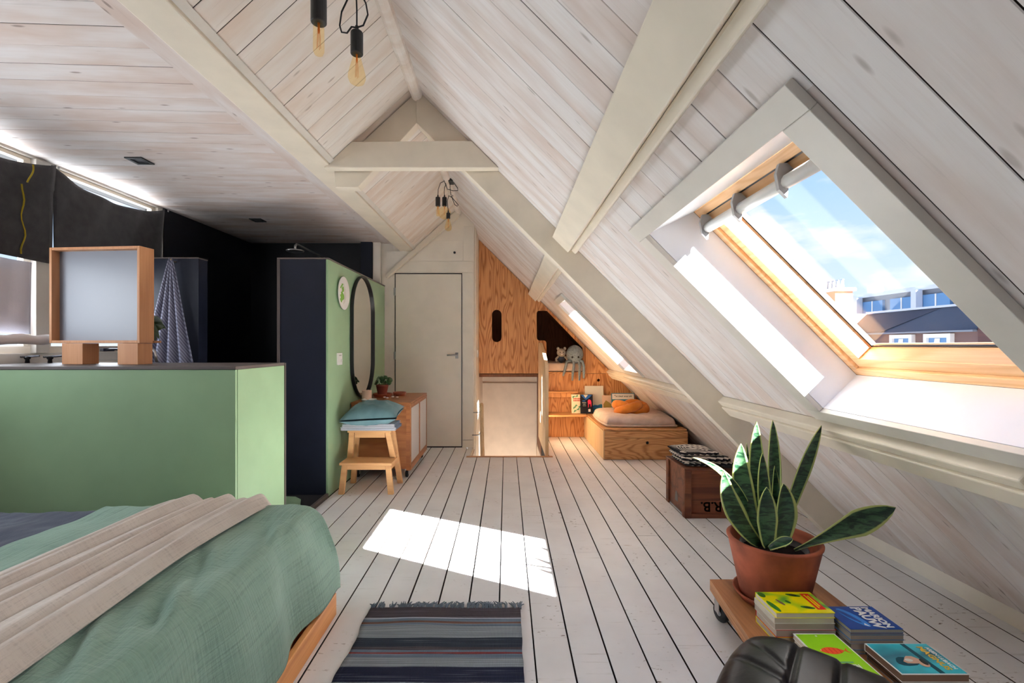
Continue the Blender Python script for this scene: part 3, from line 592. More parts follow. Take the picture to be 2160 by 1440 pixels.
# ================================================================= kids' corner of plywood (back right)
PY = 6.27
def fz(y): return lambda u, v, w: (u, y+w, v)
pr = .5; 
kb = thing('plywood_bed_nook', 'orange plywood built-in bed nook with cut-out openings over the stairs', 'bed nook', (.6, PY, 0))
X0, XS = -.362, 1.024
op = [(.535, 1.655), (.40+.04, 1.655)]
nook = arc(.436, 1.622, .035, .035, 90, 180, 4)+arc(.436, 1.30, .035, .035, 180, 270, 4)+arc(.49, 1.225, .04, .04, 90, 0, 4)+[(.53, .852), (1.008, .852), (1.008, 1.165)]+[(.535, 1.655)]
front = [(X0, .828), (.455, .828), (.455, .0), (XS, .0), (XS, 2.232-XS), (X0, 2.232-X0)]
slot = pill(-.126, 1.456, .064, .214)
shape2d(front, [slot, nook], .02, fz(PY), 'front_panel', 'ply', kb)
shape2d([(1.027, .829), (1.40, .829), (1.027, 2.232-1.027)], [], .02, fz(PY), 'upper_panel', 'ply', kb)
shape2d([(1.027, .0), (2.225, 0), (1.412, .826), (1.027, .826)], [pill(1.218, .738, .020, .0205, 8)], .02, fz(PY), 'cupboard_door', 'ply', kb)
box('mattress_board', 'plyh', kb, .53, 1.02, 6.245, 6.262, .826, .85, .002)
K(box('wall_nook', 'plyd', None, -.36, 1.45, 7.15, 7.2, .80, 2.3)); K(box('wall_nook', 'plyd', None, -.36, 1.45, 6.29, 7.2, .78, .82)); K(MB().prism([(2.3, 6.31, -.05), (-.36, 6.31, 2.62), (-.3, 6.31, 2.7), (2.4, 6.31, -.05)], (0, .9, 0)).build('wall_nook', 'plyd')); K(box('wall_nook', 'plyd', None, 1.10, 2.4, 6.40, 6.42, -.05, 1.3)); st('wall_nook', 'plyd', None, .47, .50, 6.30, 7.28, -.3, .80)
mt = MB().grid(lambda u, v: (.545+.455*u, 6.24+.7*v, .865+.10*min(1, (4*v))**.5*min(1, (12*u*(1-u)))**.3+.004*sin(u*25)*sin(v*11)), 24, 20).build('nook_mattress', 'linenp', None, smooth=True, solid=.02, at=(.77, 6.5, .86), label='blush linen mattress in the bed nook under the soft toys', category='mattress')
MB().grid(lambda u, v: (.545+.455*u, 6.235+.005*sin(u*30)-.006*sin(v*3), .965-.10*v), 24, 4).build('mattress_side', 'linenp', mt, smooth=True, solid=.012, at=tuple(org(mt)))
# steps
stp = thing('plywood_steps', 'narrow plywood step ledge climbing to the bed nook', 'steps', (.7, 6.2, .5))
box('tread', 'plyh', stp, .472, .925, 6.14, 6.258, .582, .602, .003); box('riser_block', 'ply', stp, .472, .90, 6.18, 6.258, .522, .581, .002)
# long shelf and bench
bs = thing('plywood_bench', 'low plywood bench box with a drawer under the pink seat pad', 'bench', (1.45, 5.6, 0))
BZ = .322
MB().hexa([(1.03, 4.98, 0), (1.90, 4.98, 0), (1.90, 6.255, 0), (1.03, 6.255, 0), (1.03, 4.98, BZ-.02), (1.885, 4.98, BZ-.02), (1.885, 6.255, BZ-.02), (1.03, 6.255, BZ-.02)]).build('body', 'plyh', bs)
box('top', 'plyh', bs, 1.024, 1.895, 4.972, 6.255, BZ-.019, BZ, .003)
shape2d([(1.028, .004), (1.028, .228), (1.90, .228), (1.90, .004)], [pill(1.478, .198-.02, .016, .0165, 8)], .016, fz(4.970), 'drawer_front', 'plyh', bs)
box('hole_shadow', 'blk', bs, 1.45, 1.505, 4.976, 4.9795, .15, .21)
box('rail', 'plyh', bs, 1.028, 1.90, 4.962, 4.978, .232, .300, .001); box('side_panel', 'plyp', bs, 1.018, 1.027, 4.965, 6.25, .003, .30, .001)
sf = thing('plywood_shelf', 'low plywood shelf board holding the picture books', 'shelf', (.75, 6.1, .3))
box('board', 'plyh', sf, .472, 1.018, 5.98, 6.255, BZ-.025, BZ, .002); box('back_panel', 'ply', sf, .472, 1.016, 6.20, 6.215, .002, BZ-.026)
# balustrade
bl = thing('stair_balustrade', 'pale plywood stair balustrade with vertical slots beside the stair opening', 'balustrade', (.435, 5.7, 0))
prof = [(5.13, .0), (5.13, .88)]+arc(5.21, .88, .08, .13, 180, 100, 5)+[(5.6, 1.13), (6.0, 1.225), (6.18, 1.235)]+arc(6.18, 1.165, .07, .07, 90, 0, 4)+[(6.25, .0)]
prof = [(u, v) for u, v in prof]
def slotp(y, z0, z1): return pill(y, (z0+z1)/2, .028, (z1-z0)/2)
shape2d(prof, [slotp(5.32, .28, .73), slotp(5.60, .26, .86), slotp(5.88, .24, .95)], .036, lambda u, v, w: (.44+w, u, v), 'panel', 'plyp', bl, bevel=.004)
# stair handrail
hr = thing('stair_handrail', 'wooden stair handrail on steel brackets at the left of the stair opening', 'handrail', (-.30, 5.4, .2))
MB().tube([(-.295, 5.60, .47), (-.29, 5.57, .505), (-.285, 5.50, .49), (-.28, 5.42, .36), (-.265, 5.25, .1), (-.25, 5.1+.02, -.12), (-.23, 5.12, -.5)], .021, 10).build('rail', 'plyp', hr, smooth=True)
for y, z in ((5.50, .42), (5.33, .19)): MB().tube([(-.384, y, z), (-.31, y, z), (-.29, y, z+.03)], .007, 8).build('bracket', 'metal', hr, smooth=True)
K(box('wall_stair_left', 'white', None, -.40, -.385, 5.10, 5.579, -.03, .0))
ls = thing('light_switch', 'white light switch on the return wall beside the plywood', 'switch', (-.364, 5.9, 1.1)); box('plate', 'whitep', ls, -.3645, -.352, 5.86, 5.95, 1.05, 1.14, .002); box('rocker', 'whitep', ls, -.352, -.345, 5.88, 5.93, 1.065, 1.125, .002)
# seat pad
def pad(u, v):
    a = u*2-1; b = v*2-1; x = 1.45+.39*a*(1-.06*b*b); y = 5.48+.42*b*(1-.05*a*a)
    e = max(0, 1-max(abs(a), abs(b))**6)**.45; s_ = .088*e+.02*max(0, a)*max(0, .8-abs(b))*e-.018*math.exp(-((a+.1)**2+b*b)*5)
    return (x, y, BZ+.03+s_+.003*sin(x*40+y*22)*e)
sp_ = MB().grid(pad, 40, 40)
for vv in list(sp_.bm.verts): pass
spd = sp_.build('seat_pad', 'pinkc', None, smooth=True, solid=.012, at=(1.45, 5.48, BZ), label='dusty pink seat pad lying on the plywood bench', category='cushion')
def skirt(u, v):
    t = 2*pi*u; a, b = cos(t), sin(t); k_ = 1/max(abs(a), abs(b)); a *= k_; b *= k_; x = 1.45+.39*a*(1-.06*b*b); y = 5.48+.42*b*(1-.05*a*a)
    o_ = .012*sin(pi*v); return (x+o_*a, y+o_*b, BZ+.03-.026*v)
MB().grid(skirt, 96, 4).build('pad_edge', 'pinkc', spd, smooth=True, solid=.004, at=tuple(org(spd)))
# knot cushion
kn = MB(); pts = []; 
for i in range(97):
    t = 2*pi*i/96; pts.append((1.415+(.115+.045*cos(3*t))*cos(t*2)*1.08, 5.44+(.115+.045*cos(3*t))*sin(t*2), .482+.040*sin(3*t)))
kn.tube(pts, .052, 14); kn.build('knot_cushion', 'mustard', None, smooth=True, at=(1.42, 5.42, .42), label='mustard orange velvet knot cushion on the pink seat pad', category='cushion')
# picture books and folders along the shelf
def pbook(name, lab, x0, x1, y, z0, z1, th, cover, lean=.04, group='picture books leaning on the plywood shelf', cat='book'):
    t = thing(name, lab, cat, ((x0+x1)/2, y, z0), group); d = lean
    def hx(a, b, c, e, n, m, zz0=z0, zz1=z1): return MB().hexa([(a, c, zz0), (b, c, zz0), (b, e, zz0), (a, e, zz0), (a, c+d, zz1), (b, c+d, zz1), (b, e+d, zz1), (a, e+d, zz1)]).build(n, m, t)
    hx(x0, x1, y, y+.002, 'cover', cover); hx(x0, x1, y+th-.002, y+th, 'cover', cover); hx(x0+.002, x1-.003, y+.0025, y+th-.0025, 'pages', 'page')
    def fn(u, v, w):  # u, v in 0..1 of the cover
        return (x0+(x1-x0)*u, y-.0008+d*v-w, z0+(z1-z0)*v)
    return t, fn
def art(t, fn, pts, mat, name='cover_art', lift=.0003):
    mb = MB(); mb.prism([fn(u, v, lift) for u, v in pts], Vector(fn(.5, .5, lift+.0005))-Vector(fn(.5, .5, lift))); return mb.build(name, mat, t)
def rect(a, b, c, d): return [(a, b), (c, b), (c, d), (a, d)]
def blob(cx, cy, rx, ry, n=12, a=0, wob=0): 
    r = []
    for i in range(n):
        t = 2*pi*i/n; k = 1+wob*sin(3*t+cx*9); x, y = rx*cos(t)*k, ry*sin(t)*k; r.append((cx+x*cos(a)-y*sin(a), cy+x*sin(a)+y*cos(a)))
    return r
col('bcream', (226, 216, 190)); col('bred', (190, 60, 50)); col('bblack', (26, 26, 34)); col('bblue', (40, 96, 170)); col('bsea', (54, 130, 160)); col('bpink', (216, 50, 90)); col('bwhite', (238, 238, 236)); col('bpale', (206, 204, 196)); col('bgreen', (96, 150, 120)); col('bhill', (150, 130, 70)); col('bpeach', (222, 190, 170)); col('bteal', (40, 110, 130))
t, f = pbook('picture_book', 'cream picture book with red lettering, leftmost on the plywood shelf', .845, .985, 6.12, BZ+.001, BZ+.238, .014, 'bcream')
for cx, cy in ((.2, .88), (.5, .92), (.25, .3), (.6, .22), (.4, .4), (.75, .35), (.3, .12)): art(t, f, blob(cx, cy, .14, .05, 10, .3, .3), 'bgreen')
for z in (.74, .64): 
    for k in range(5): art(t, f, rect(.18+.14*k, z, .28+.14*k, z+.07), 'bred', 'lettering')
t, f = pbook('picture_book', 'black picture book with blue ice and a pink figure on its cover', .955, 1.115, 6.085, BZ+.001, BZ+.242, .016, 'bblack')
art(t, f, [(.05, .98), (.95, .98), (.7, .82), (.45, .72), (.2, .86)], 'bblue'); art(t, f, [(.25, .98), (.62, .98), (.42, .82)], 'bpale', lift=.0012)
art(t, f, blob(.72, .62, .15, .12, 12), 'bpink', lift=.0012); art(t, f, [(.60, .60), (.68, .60), (.66, .35), (.60, .3)], 'bpink', lift=.0016); art(t, f, [(.78, .60), (.88, .60), (.88, .42), (.82, .32)], 'bpink', lift=.0016)
art(t, f, rect(.14, .56, .46, .585), 'bpale', 'lettering'); art(t, f, rect(.2, .48, .42, .50), 'bpale', 'lettering'); art(t, f, rect(.62, .1, .8, .24), 'bwhite', 'white_label')
art(t, f, rect(.16, .64, .40, .69), 'bblue', 'lettering'); art(t, f, rect(.18, .40, .44, .42), 'bpale', 'lettering')
t, f = pbook('picture_folder', 'tall pale grey folder with a blue whale shape along its bottom edge', 1.03, 1.272, 6.165, BZ+.001, BZ+.345, .006, 'bpale', .06, cat='folder')
art(t, f, [(0, 0), (1, 0), (1, .30), (.82, .32), (.66, .28), (.5, .30), (.36, .24), (.2, .1)], 'bsea'); art(t, f, [(.3, .2), (.7, .2), (.84, .26), (.6, .27), (.45, .25)], 'bblue', lift=.0012)
t, f = pbook('picture_book', 'peach picture book with an ochre hill, between the grey folder and the whale book', 1.25, 1.385, 6.15, BZ+.001, BZ+.225, .010, 'bpeach')
art(t, f, [(.1, .5), (.35, .72), (.6, .62), (.95, .45), (.95, .3), (.1, .3)], 'bhill'); art(t, f, rect(.2, .02, .95, .3), 'bteal')
t, f = pbook('picture_book', 'blue picture book titled DE KLEINE WALVIS behind the orange knot cushion', 1.36, 1.66, 6.10, BZ+.001, BZ+.258, .018, 'bsea')
art(t, f, rect(.03, .70, .97, .97), 'bwhite'); art(t, f, [(.05, .62), (.3, .58), (.7, .6), (.95, .52), (.95, .3), (.05, .3)], 'bteal'); art(t, f, [(.05, .66), (.5, .62), (.4, .58), (.05, .58)], 'bgreen', lift=.0012)
text('DE', .018, lambda u, v, w: (Vector(f(.15, .88, .0014))+Vector((u, 0, v))), 'title', 'bblack', t, bold=.0004)
text('KLEINE WALVIS', .030, lambda u, v, w: (Vector(f(.53, .83, .0014))+Vector((u, 0, v))), 'title', 'bblack', t, bold=.0006)
# soft toys
oc = thing('crochet_octopus', 'grey crochet octopus toy with legs hanging over the nook mattress', 'soft toy', (.90, 6.23, .97))
MB().ball((.900, 6.24, 1.085), .112, .10, .118, 20, 14).build('head', 'crochet', oc, smooth=True)
for x in (-.045, .035): MB().ball((.90+x, 6.142, 1.045), .013, .008, .014, 10, 8).build('eye', 'dark', oc, smooth=True)
for k, (dx, zb) in enumerate(((-.12, .80), (-.02, .74), (.055, .74), (.105, .77))):
    MB().tube([(.90+dx*.4, 6.20, 1.0), (.90+dx*.9, 6.19, .99), (.90+dx*1.05, 6.175, .93), (.90+dx*1.15-.01, 6.18, .84), (.90+dx*1.2-.015, 6.185, zb)], [.02, .018, .016, .017, .012], 8).build('leg', 'crochet', oc, smooth=True)
br = thing('crochet_bear', 'small cream crochet bear toy beside the octopus', 'soft toy', (.735, 6.33, .97))
MB().ball((.735, 6.33, 1.10), .062, .055, .06, 16, 12).build('head', 'crochet2', br, smooth=True); MB().ball((.735, 6.34, 1.02), .05, .045, .055, 14, 10).build('body', 'denim', br, smooth=True)
for s_ in (-1, 1):
    MB().ball((.735+.045*s_, 6.33, 1.155), .02, .014, .022, 10, 8).build('ear', 'crochet2', br, smooth=True); MB().ball((.735+.022*s_, 6.279, 1.105), .006, .005, .007, 8, 6).build('eye', 'dark', br, smooth=True)
    MB().tube([(.735+.04*s_, 6.32, 1.05), (.735+.075*s_, 6.30, 1.02), (.735+.07*s_, 6.28, .985)], .015, 8).build('arm', 'crochet2', br, smooth=True)
MB().ball((.735, 6.272, 1.085), .018, .012, .013, 8, 6).build('muzzle', 'whitec', br, smooth=True)

# ================================================================= green wall: plate, mirror, switch, cabinet, stool
pt = thing('wall_plate', 'white decorative plate with green leaf splashes on the green wall', 'plate', (-1.409, 4.06, 1.64))
def yz(y0, z0, x=-1.409): return lambda u, v, w: (x+w, y0+u, z0+v)
MB().lathe([(0, 0), (.09, 0), (.14, .016), (.142, .02), (.138, .022), (.09, .008), (0, .006)], (-1.409, 4.06, 1.645), 36, (1, 0, 0)).build('dish', 'bwhite', pt, smooth=True)
col('leafg', (120, 170, 70)); col('plink', (190, 176, 160)); rq = random.Random(5)
for k in range(16):
    a = rq.uniform(1.2, 5.6); r = rq.uniform(.02, .1); MB().prism([yz(4.06, 1.645, -1.4022+k*.00005)(-abs(r*cos(a))*.9+p*cos(q)+.02, r*sin(a)+p*sin(q), 0) for p, q in [(.024*(1+.3*sin(5*tt)), tt) for tt in [2*pi*i/9 for i in range(9)]]], (.0004, 0, 0)).build('leaf_pattern', 'leafg', pt)
for k in range(4): MB().tube([yz(4.06, 1.645, -1.4015)(.01+.015*k+.03*cos(t), .09*sin(t), 0) for t in [-1.4+.35*i for i in range(9)]], .0016, 4).build('line_pattern', 'plink', pt)
mr = thing('arched_mirror', 'tall pill-shaped mirror with a thin black rim on the green wall', 'mirror', (-1.409, 4.62, .69))
cy, hh, hw_ = 4.62, .588, .35; zc = 1.281
shape2d(pill(0, 0, hw_, hh, 24), [pill(0, 0, hw_-.012, hh-.012, 24)], .03, yz(cy, zc, -1.392), 'rim', 'dark', mr)
shape2d(pill(0, 0, hw_-.012, hh-.012, 24), [], .006, yz(cy, zc, -1.400), 'mirror_glass', 'mirror', mr)
sw = thing('thermostat_switch', 'white square light switch on the green wall below the plate', 'switch', (-1.409, 4.02, 1.1)); box('plate', 'whitep', sw, -1.409, -1.398, 3.935, 4.045, 1.035, 1.135, .002); MB().lathe([(0, 0), (.012, 0), (.012, .006), (0, .006)], (-1.398, 4.015, 1.07), 14, (1, 0, 0)).build('knob', 'whitep', sw)
box('indicator', 'grey', sw, -1.398, -1.3975, 3.965, 4.02, 1.112, 1.118)
# cabinet
cb = thing('sideboard_cabinet', 'brown veneer cabinet on castors with glass sliding doors', 'cabinet', (-1.13, 4.7, 0))
ca, cbb, y0, y1, z0, z1 = -1.400, -.872, 4.275, 5.14, .085, .685
box('side_panel', 'teak', cb, ca, cbb-.0, y0, y0+.018, z0, z1-.016, .001); box('side_panel', 'teak', cb, ca, cbb, y1-.018, y1, z0, z1-.016, .001)
box('top', 'teak', cb, ca-.003, cbb+.009, y0-.004, y1+.004, z1-.0155, z1, .002); box('bottom', 'teak', cb, ca, cbb, y0+.019, y1-.019, z0, z0+.018)
box('back_panel', 'teak', cb, ca, ca+.01, y0+.019, y1-.019, z0+.019, z1-.017); box('shelf', 'teak', cb, ca+.011, cbb-.05, y0+.02, y1-.02, .38, .395)
box('corner_strip', 'teak', cb, cbb-.030, cbb+.004, y0-.006, y0-.0005, z0-.012, z1-.017, .001)
box('plinth_rail', 'teak', cb, cbb+.0005, cbb+.012, y0, y1, z0-.012, z0+.035, .001); box('top_rail', 'teak', cb, cbb+.0005, cbb+.012, y0, y1, z1-.040, z1-.017, .001)
ym = (y0+y1)/2
col('shade_glass', (206, 208, 210), .12)
for ya, yb, x in ((y0, ym+.01, cbb+.0015), (ym+.012, y1, cbb+.0005)):
    d = MB().box(x, x+.01, ya, ya+.022, z0+.036, z1-.041).box(x, x+.01, yb-.022, yb, z0+.036, z1-.041).box(x, x+.01, ya+.022, yb-.022, z0+.036, z0+.048).box(x, x+.01, ya+.022, yb-.022, z1-.053, z1-.041).build('sliding_door', 'teak', cb)
    box('pane', 'shade_glass', d, x+.003, x+.006, ya+.022, yb-.022, z0+.048, z1-.053)
for x, y in ((-.905, 4.33), (-.905, 5.08), (-1.35, 4.33), (-1.35, 5.08)):
    c_ = MB().lathe([(0, -.012), (.026, -.012), (.03, -.006), (.03, .006), (.026, .012), (0, .012)], (x, y-.01, .031), 18, (1, 0, 0)).build('castor', 'rubber', cb, smooth=True)
    MB().box(x-.018, x-.014, y-.025, y+.01, .03, .073).box(x+.014, x+.018, y-.025, y+.01, .03, .073).box(x-.018, x+.018, y-.025, y+.02, .070, .084).build('castor_fork', 'metal', c_)
# things on the cabinet
CT = .6855
pp = thing('potted_pilea', 'small round-leaved green plant in a terracotta pot on the cabinet', 'plant', (-1.235, 4.72, CT+.014))
MB().lathe([(0, .0), (.042, .0), (.058, .085), (.061, .088), (.061, .104), (.054, .104), (.050, .085), (0, .085)], (-1.235, 4.72, CT+.02), 24).build('pot', 'terrad', pp, smooth=True, bevel=.001)
rl = random.Random(11)
for k in range(26):
    a = rl.uniform(0, 2*pi); r = rl.uniform(.02, .085); z = CT+.125+.075*rl.random()*(1-r*4)+.015; p = Vector((-1.235+r*cos(a), 4.72+r*sin(a), z)); s_ = rl.uniform(.018, .032)
    nrm = Vector((cos(a)*.8, sin(a)*.8-.5, .8)).normalized(); ax = nrm.orthogonal().normalized(); ay = nrm.cross(ax)
    lf = MB().grid(lambda u, v: p+(ax*cos(2*pi*u)+ay*sin(2*pi*u))*s_*v-nrm*.25*s_*v*v, 12, 3).build('leaf', 'leaf2', pp, smooth=True, solid=.001)
    MB().tube([(-1.235, 4.72, CT+.1), (-1.235+r*.5*cos(a), 4.72+r*.5*sin(a), (CT+.1+z)/2+.01), tuple(p)], .0016, 5).build('stalk', 'stem', lf)
ty = MB().lathe([(0, 0), (.085, 0), (.098, .03), (.1, .034), (.095, .034), (.082, .006), (0, .006)], (-1.235, 4.74, CT+.0005), 32).build('copper_tray', 'copper', None, smooth=True, at=(-1.235, 4.74, CT), label='round copper-red dish under the potted pilea', category='dish')
t2 = MB().lathe([(0, 0), (.06, 0), (.068, .036), (.064, .036), (.056, .006), (0, .006)], (-1.095, 4.86, CT+.0005), 28).build('copper_bowl', 'copper', None, smooth=True, at=(-1.095, 4.86, CT), label='small copper-red bowl right of the potted pilea', category='bowl')
cu_ = thing('candle', 'beige cylinder candle on the cabinet in front of the mirror', 'candle', (-1.30, 4.42, CT)); MB().lathe([(0, 0), (.043, 0), (.044, .004), (.044, .094), (.040, .096), (.038, .088), (0, .087)], (-1.30, 4.42, CT+.0005), 28).build('wax', 'bpeach', cu_, smooth=True); MB().tube([(-1.30, 4.42, CT+.087), (-1.299, 4.42, CT+.10)], .0015, 5).build('wick', 'dark', cu_)
MB().lathe([(0, 0), (.055, 0), (.066, .018), (.069, .022), (.063, .022), (.05, .008), (0, .007)], (-1.255, 4.335, CT+.0005), 30).build('small_dish', 'bwhite', None, smooth=True, at=(-1.255, 4.335, CT), label='shallow white dish at the front edge of the cabinet', category='dish')
vx = ((-1.155, 4.50, 'leftmost'), (-1.115, 4.44, 'second from the left'), (-1.085, 4.53, 'third from the left'), (-1.035, 4.50, 'rightmost'))
for x, y, wd in vx:
    t = thing('tealight_glass', f'small clear glass tealight cup, {wd} of the four on the cabinet', 'glass cup', (x, y, CT), 'clear tealight cups on the cabinet')
    MB().lathe([(0, 0), (.016, 0), (.02, .006), (.017, .018), (.021, .030), (.018, .046), (.016, .046), (.018, .030), (.014, .018), (0, .012)], (x, y, CT+.0005), 18).build('cup', 'votive', t, smooth=True); MB().lathe([(0, 0), (.012, 0), (.012, .008), (0, .008)], (x, y, CT+.019), 14).build('wax', 'bwhite', t)
# step stool
so_ = thing('step_stool', 'birch two-step stool against the green wall', 'stool', (-1.13, 3.97, 0))
def leg4(a, b, w_=.022, d_=.016):
    a, b = Vector(a), Vector(b); return MB().hexa([a+Vector(q) for q in ((-w_, -d_, 0), (w_, -d_, 0), (w_, d_, 0), (-w_, d_, 0))]+[b+Vector(q) for q in ((-w_, -d_, 0), (w_, -d_, 0), (w_, d_, 0), (-w_, d_, 0))])
XL, XR = -1.335, -.925
def LG(a, b, **k): leg4(a, b, **k).build('leg', 'beech', so_, bevel=.002)
LG((XL+.005, 3.825, 0), (XL+.03, 3.835, .235)); LG((XR-.005, 3.825, 0), (XR-.03, 3.835, .235))       # front short legs
LG((XL-.0, 4.135, 0), (XL+.055, 4.075, .478)); LG((XR+.0, 4.135, 0), (XR-.055, 4.075, .478))           # rear legs
LG((XL+.022, 3.985, .23), (XL+.055, 3.935, .478)); LG((XR-.022, 3.985, .23), (XR-.055, 3.935, .478))   # upper front legs
box('step', 'beech', so_, XL-.005, XR+.005, 3.80, 4.01, .236, .256, .003); box('apron', 'beech', so_, XL+.05, XR-.05, 3.825, 3.845, .195, .235, .002)
for x in (XL+.02, XR-.02): MB().hexa([(x-.009, 3.84, .19), (x+.009, 3.84, .19), (x+.009, 4.10, .19), (x-.009, 4.10, .19), (x-.009, 3.84, .232), (x+.009, 3.84, .232), (x+.009, 4.095, .232), (x-.009, 4.095, .232)]).build('side_rail', 'beech', so_)
box('seat', 'beech', so_, XL+.025, XR-.025, 3.905, 4.11, .479, .499, .003); box('apron', 'beech', so_, XL+.08, XR-.08, 3.925, 3.942, .435, .478, .002)
for x in (XL+.052, XR-.052): box('side_rail', 'beech', so_, x-.009, x+.009, 3.95, 4.06, .435, .478)
def folded(name, lab, z, th, dx=0, mat='bluew'):
    t = thing(name, lab, 'towel', (-1.13, 4.0, z), 'folded pale blue towels on the step stool'); xa, xb, ya, yb = XL-.02+dx, XR+.02-dx, 3.89, 4.12; n = 2
    for k in range(n):
        zz = z+k*th/n; MB().loft([[(xa+.003*sin(k*3), y, zz+.002), (xb-.01, y, zz+.002), (xb, y, zz+th/n*.5), (xb-.01, y, zz+th/n-.002), (xa, y, zz+th/n-.002), (xa-.006, y, zz+th/n*.5)] for y in (ya, (ya+yb)/2, yb)]).build('layer', mat, t, smooth=False, bevel=.003)
        MB().tube([(xa-.005, ya-.001, zz+th/n*.5), (xa, ya-.002, zz+th/n*.9), ((xa+xb)/2, ya-.002, zz+th/n*.85), (xb-.01, ya-.002, zz+th/n*.9), (xb+.001, ya-.001, zz+th/n*.5), (xb-.012, ya-.002, zz+th/n*.12), (xa, ya-.002, zz+th/n*.15)], .0025, 6).build('white_edge', 'whitec', t)
folded('folded_towel', 'folded pale blue towel with white edging, lower one on the stool', .4995, .028); folded('folded_towel', 'folded pale blue towel with white edging, directly under the blue grey cushion', .5285, .024, .012)
def cush(s_):
    def f(u, v):
        a, b = u*2-1, v*2-1; pz = (1-abs(a)**2.6)*(1-abs(b)**2.6); k = 1-.10*(1-abs(a))*1-.0; x = -1.125+.235*a*(1-.08*(1-b*b)); y = 4.0+.155*b*(1-.08*(1-a*a)); 
        return (x, y, .620+.025*b+.012*a+s_*(.008+.098*max(0, pz)**.6)*(1 if s_ > 0 else .8)+.006*sin(a*6+b*9)*(pz)+.004*sin(a*17)*pz)
    return f
m = MB(); m.grid(cush(1), 28, 20); m.grid(cush(-1), 28, 20); m.build('blue_cushion', 'teal', None, smooth=True, at=(-1.12, 4.0, .56), label='blue grey linen cushion on top of the step stool', category='cushion')
# ================================================================= bed
bd = thing('bed', 'low pine bed under green and oat muslin throws', 'bed', (-1.7, 1.2, 0))
BX, BY, BT = -.80, 2.10, .40
box('side_board', 'bedpine', bd, -.782, -.757, -.3, 2.115, .0, .098, .004); box('foot_board', 'bedpine', bd, -2.6, -.783, 2.09, 2.115, .0, .098, .004)
box('bed_base', 'bedpine', bd, -2.58, -.83, -.3, 2.06, .02, .118); box('mattress', 'denim', bd, -2.58, -.85, -.3, 2.06, .12, .405, .03)
import mathutils.noise as mn
def ns(x, y, s=1.0): return mn.noise(Vector((x*s, y*s, 1.7)))
def drape(x, y, ex, ey, dx=.10, top=.0):
    """rest height over the bed; past the edges ex, ey the cloth falls"""
    ox = max(0, x-ex); oy = max(0, y-ey); r = .055
    def fall(o): return (o-r*(1-math.exp(-o/r))) if o > 0 else 0
    fx, fy = fall(ox), fall(oy); z = top-max(fx, fy)-.25*min(fx, fy)
    hx_ = ex+min(ox, .078*(1-math.exp(-ox/.078)))+.14*fx*(1 if fx >= fy*.3 else fx/(fy*.3+1e-6)); hy_ = ey+min(oy, r*(1-math.exp(-oy/r)))+.10*fy
    return (hx_ if ox > 0 else x), (hy_ if oy > 0 else y), z
def throw_f(u, v):
    x = -1.76+(1.30)*u; y = -.2+2.72*v; z0 = .478+.020*max(0, (x+1.25))*2*(1 if x < -.87 else 1)
    px, py, z = drape(x, y, -.895, 2.075, top=.488)
    side = max(0, min(1, (x+.93)/.12)); a = .008*ns(x*3, y*5)+.004*ns(x*14, y*9); z += a*(1-side)*1.6+.012*ns(x*2.2, y*2.2)*(1-side)
    fold = .019*sin(y*9.5+1.5*ns(x, y*2))*side*min(1, max(0, .49-z)*5)+.006*sin(y*23+3*ns(x*2, y))*side; px += fold
    en = max(0, min(1, (y-2.08)/.1)); py += .012*sin(x*19+2*ns(x, y))*en
    px += .010*ns(y*3, z*4)*side
    # tucks like the ones near the camera
    for cx, cy, s_ in ((-.93, 1.30, .024), (-1.0, 1.58, .014), (-.90, 1.82, .010), (-1.0, 1.12, .02)):
        d_ = ((x-cx)*1.6+(y-cy)*.9); q_ = ((x-cx)*-.9+(y-cy)*1.3); z += s_*math.exp(-(q_/.16)**2)*sin(d_*38)*math.exp(-(d_/.11)**2)
    z = max(z, .110+.010*sin(y*7)) if x > -.9 else z
    return (px, py, max(z, .10))
m = MB(); m.grid(throw_f, 150, 230, uv=True); m.build('green_throw', 'throw', None, smooth=True, solid=.004, at=(-1.2, 1.2, .48), label='sage green muslin throw spread over the bed and hanging down its side', category='throw')
def beige_f(u, v):
    y = -.2+2.42*v; xl = -1.60+.045*v*2.1-(.0); xr = -1.035-.0*v+.03*sin(y*3); x = xl+(xr-xl)*u
    px, py, z = drape(-1.5, y, -.9, 2.085, top=.492)
    w1 = u*40+1.6*sin(y*1.3+u*3)+2.2*ns(u*2, y*.7); f = .046*(abs(sin(w1*.5))**.7-.5)*1.3+.012*sin(w1*.53+1.1+y*.8)+.005*sin(w1*2.1+y*3); ed = min(1, 8*u, 8*(1-u)); 
    z += -.006+max(.006, (f*.62+.026)*(.35+.65*ed)+.008*math.exp(-((u-.90)/.07)**2))+.010*min(1, max(0, (2.12-y)*8))
    en = max(0, min(1, (y-2.07)/.08)); py += .01*sin(u*24)*en
    return (x+.006*ns(x*6, y*3), py, z)
m = MB(); m.grid(beige_f, 200, 120, uv=True); m.build('oat_throw', 'beige', None, smooth=True, solid=.004, at=(-1.3, 1.2, .5), label='oat beige muslin throw lying in long folds along the bed', category='throw')
def den_f(u, v):
    x = -2.62+.94*u; y = -.2+2.40*v; _, py, z = drape(-1.5, y, -.9, 2.07, top=.47); en = max(0, min(1, (2.2-y)*6)); return (x, py, z+(.018*ns(x*4, y*4)+.010*ns(x*11, y*9)+.004*ns(x*30, y*22))*en+.0)
m = MB(); m.grid(den_f, 90, 110, uv=True); m.build('dark_duvet', 'denim', None, smooth=True, solid=.006, at=(-2.1, 1.2, .47), label='crumpled dark blue grey duvet at the far left of the bed', category='duvet')
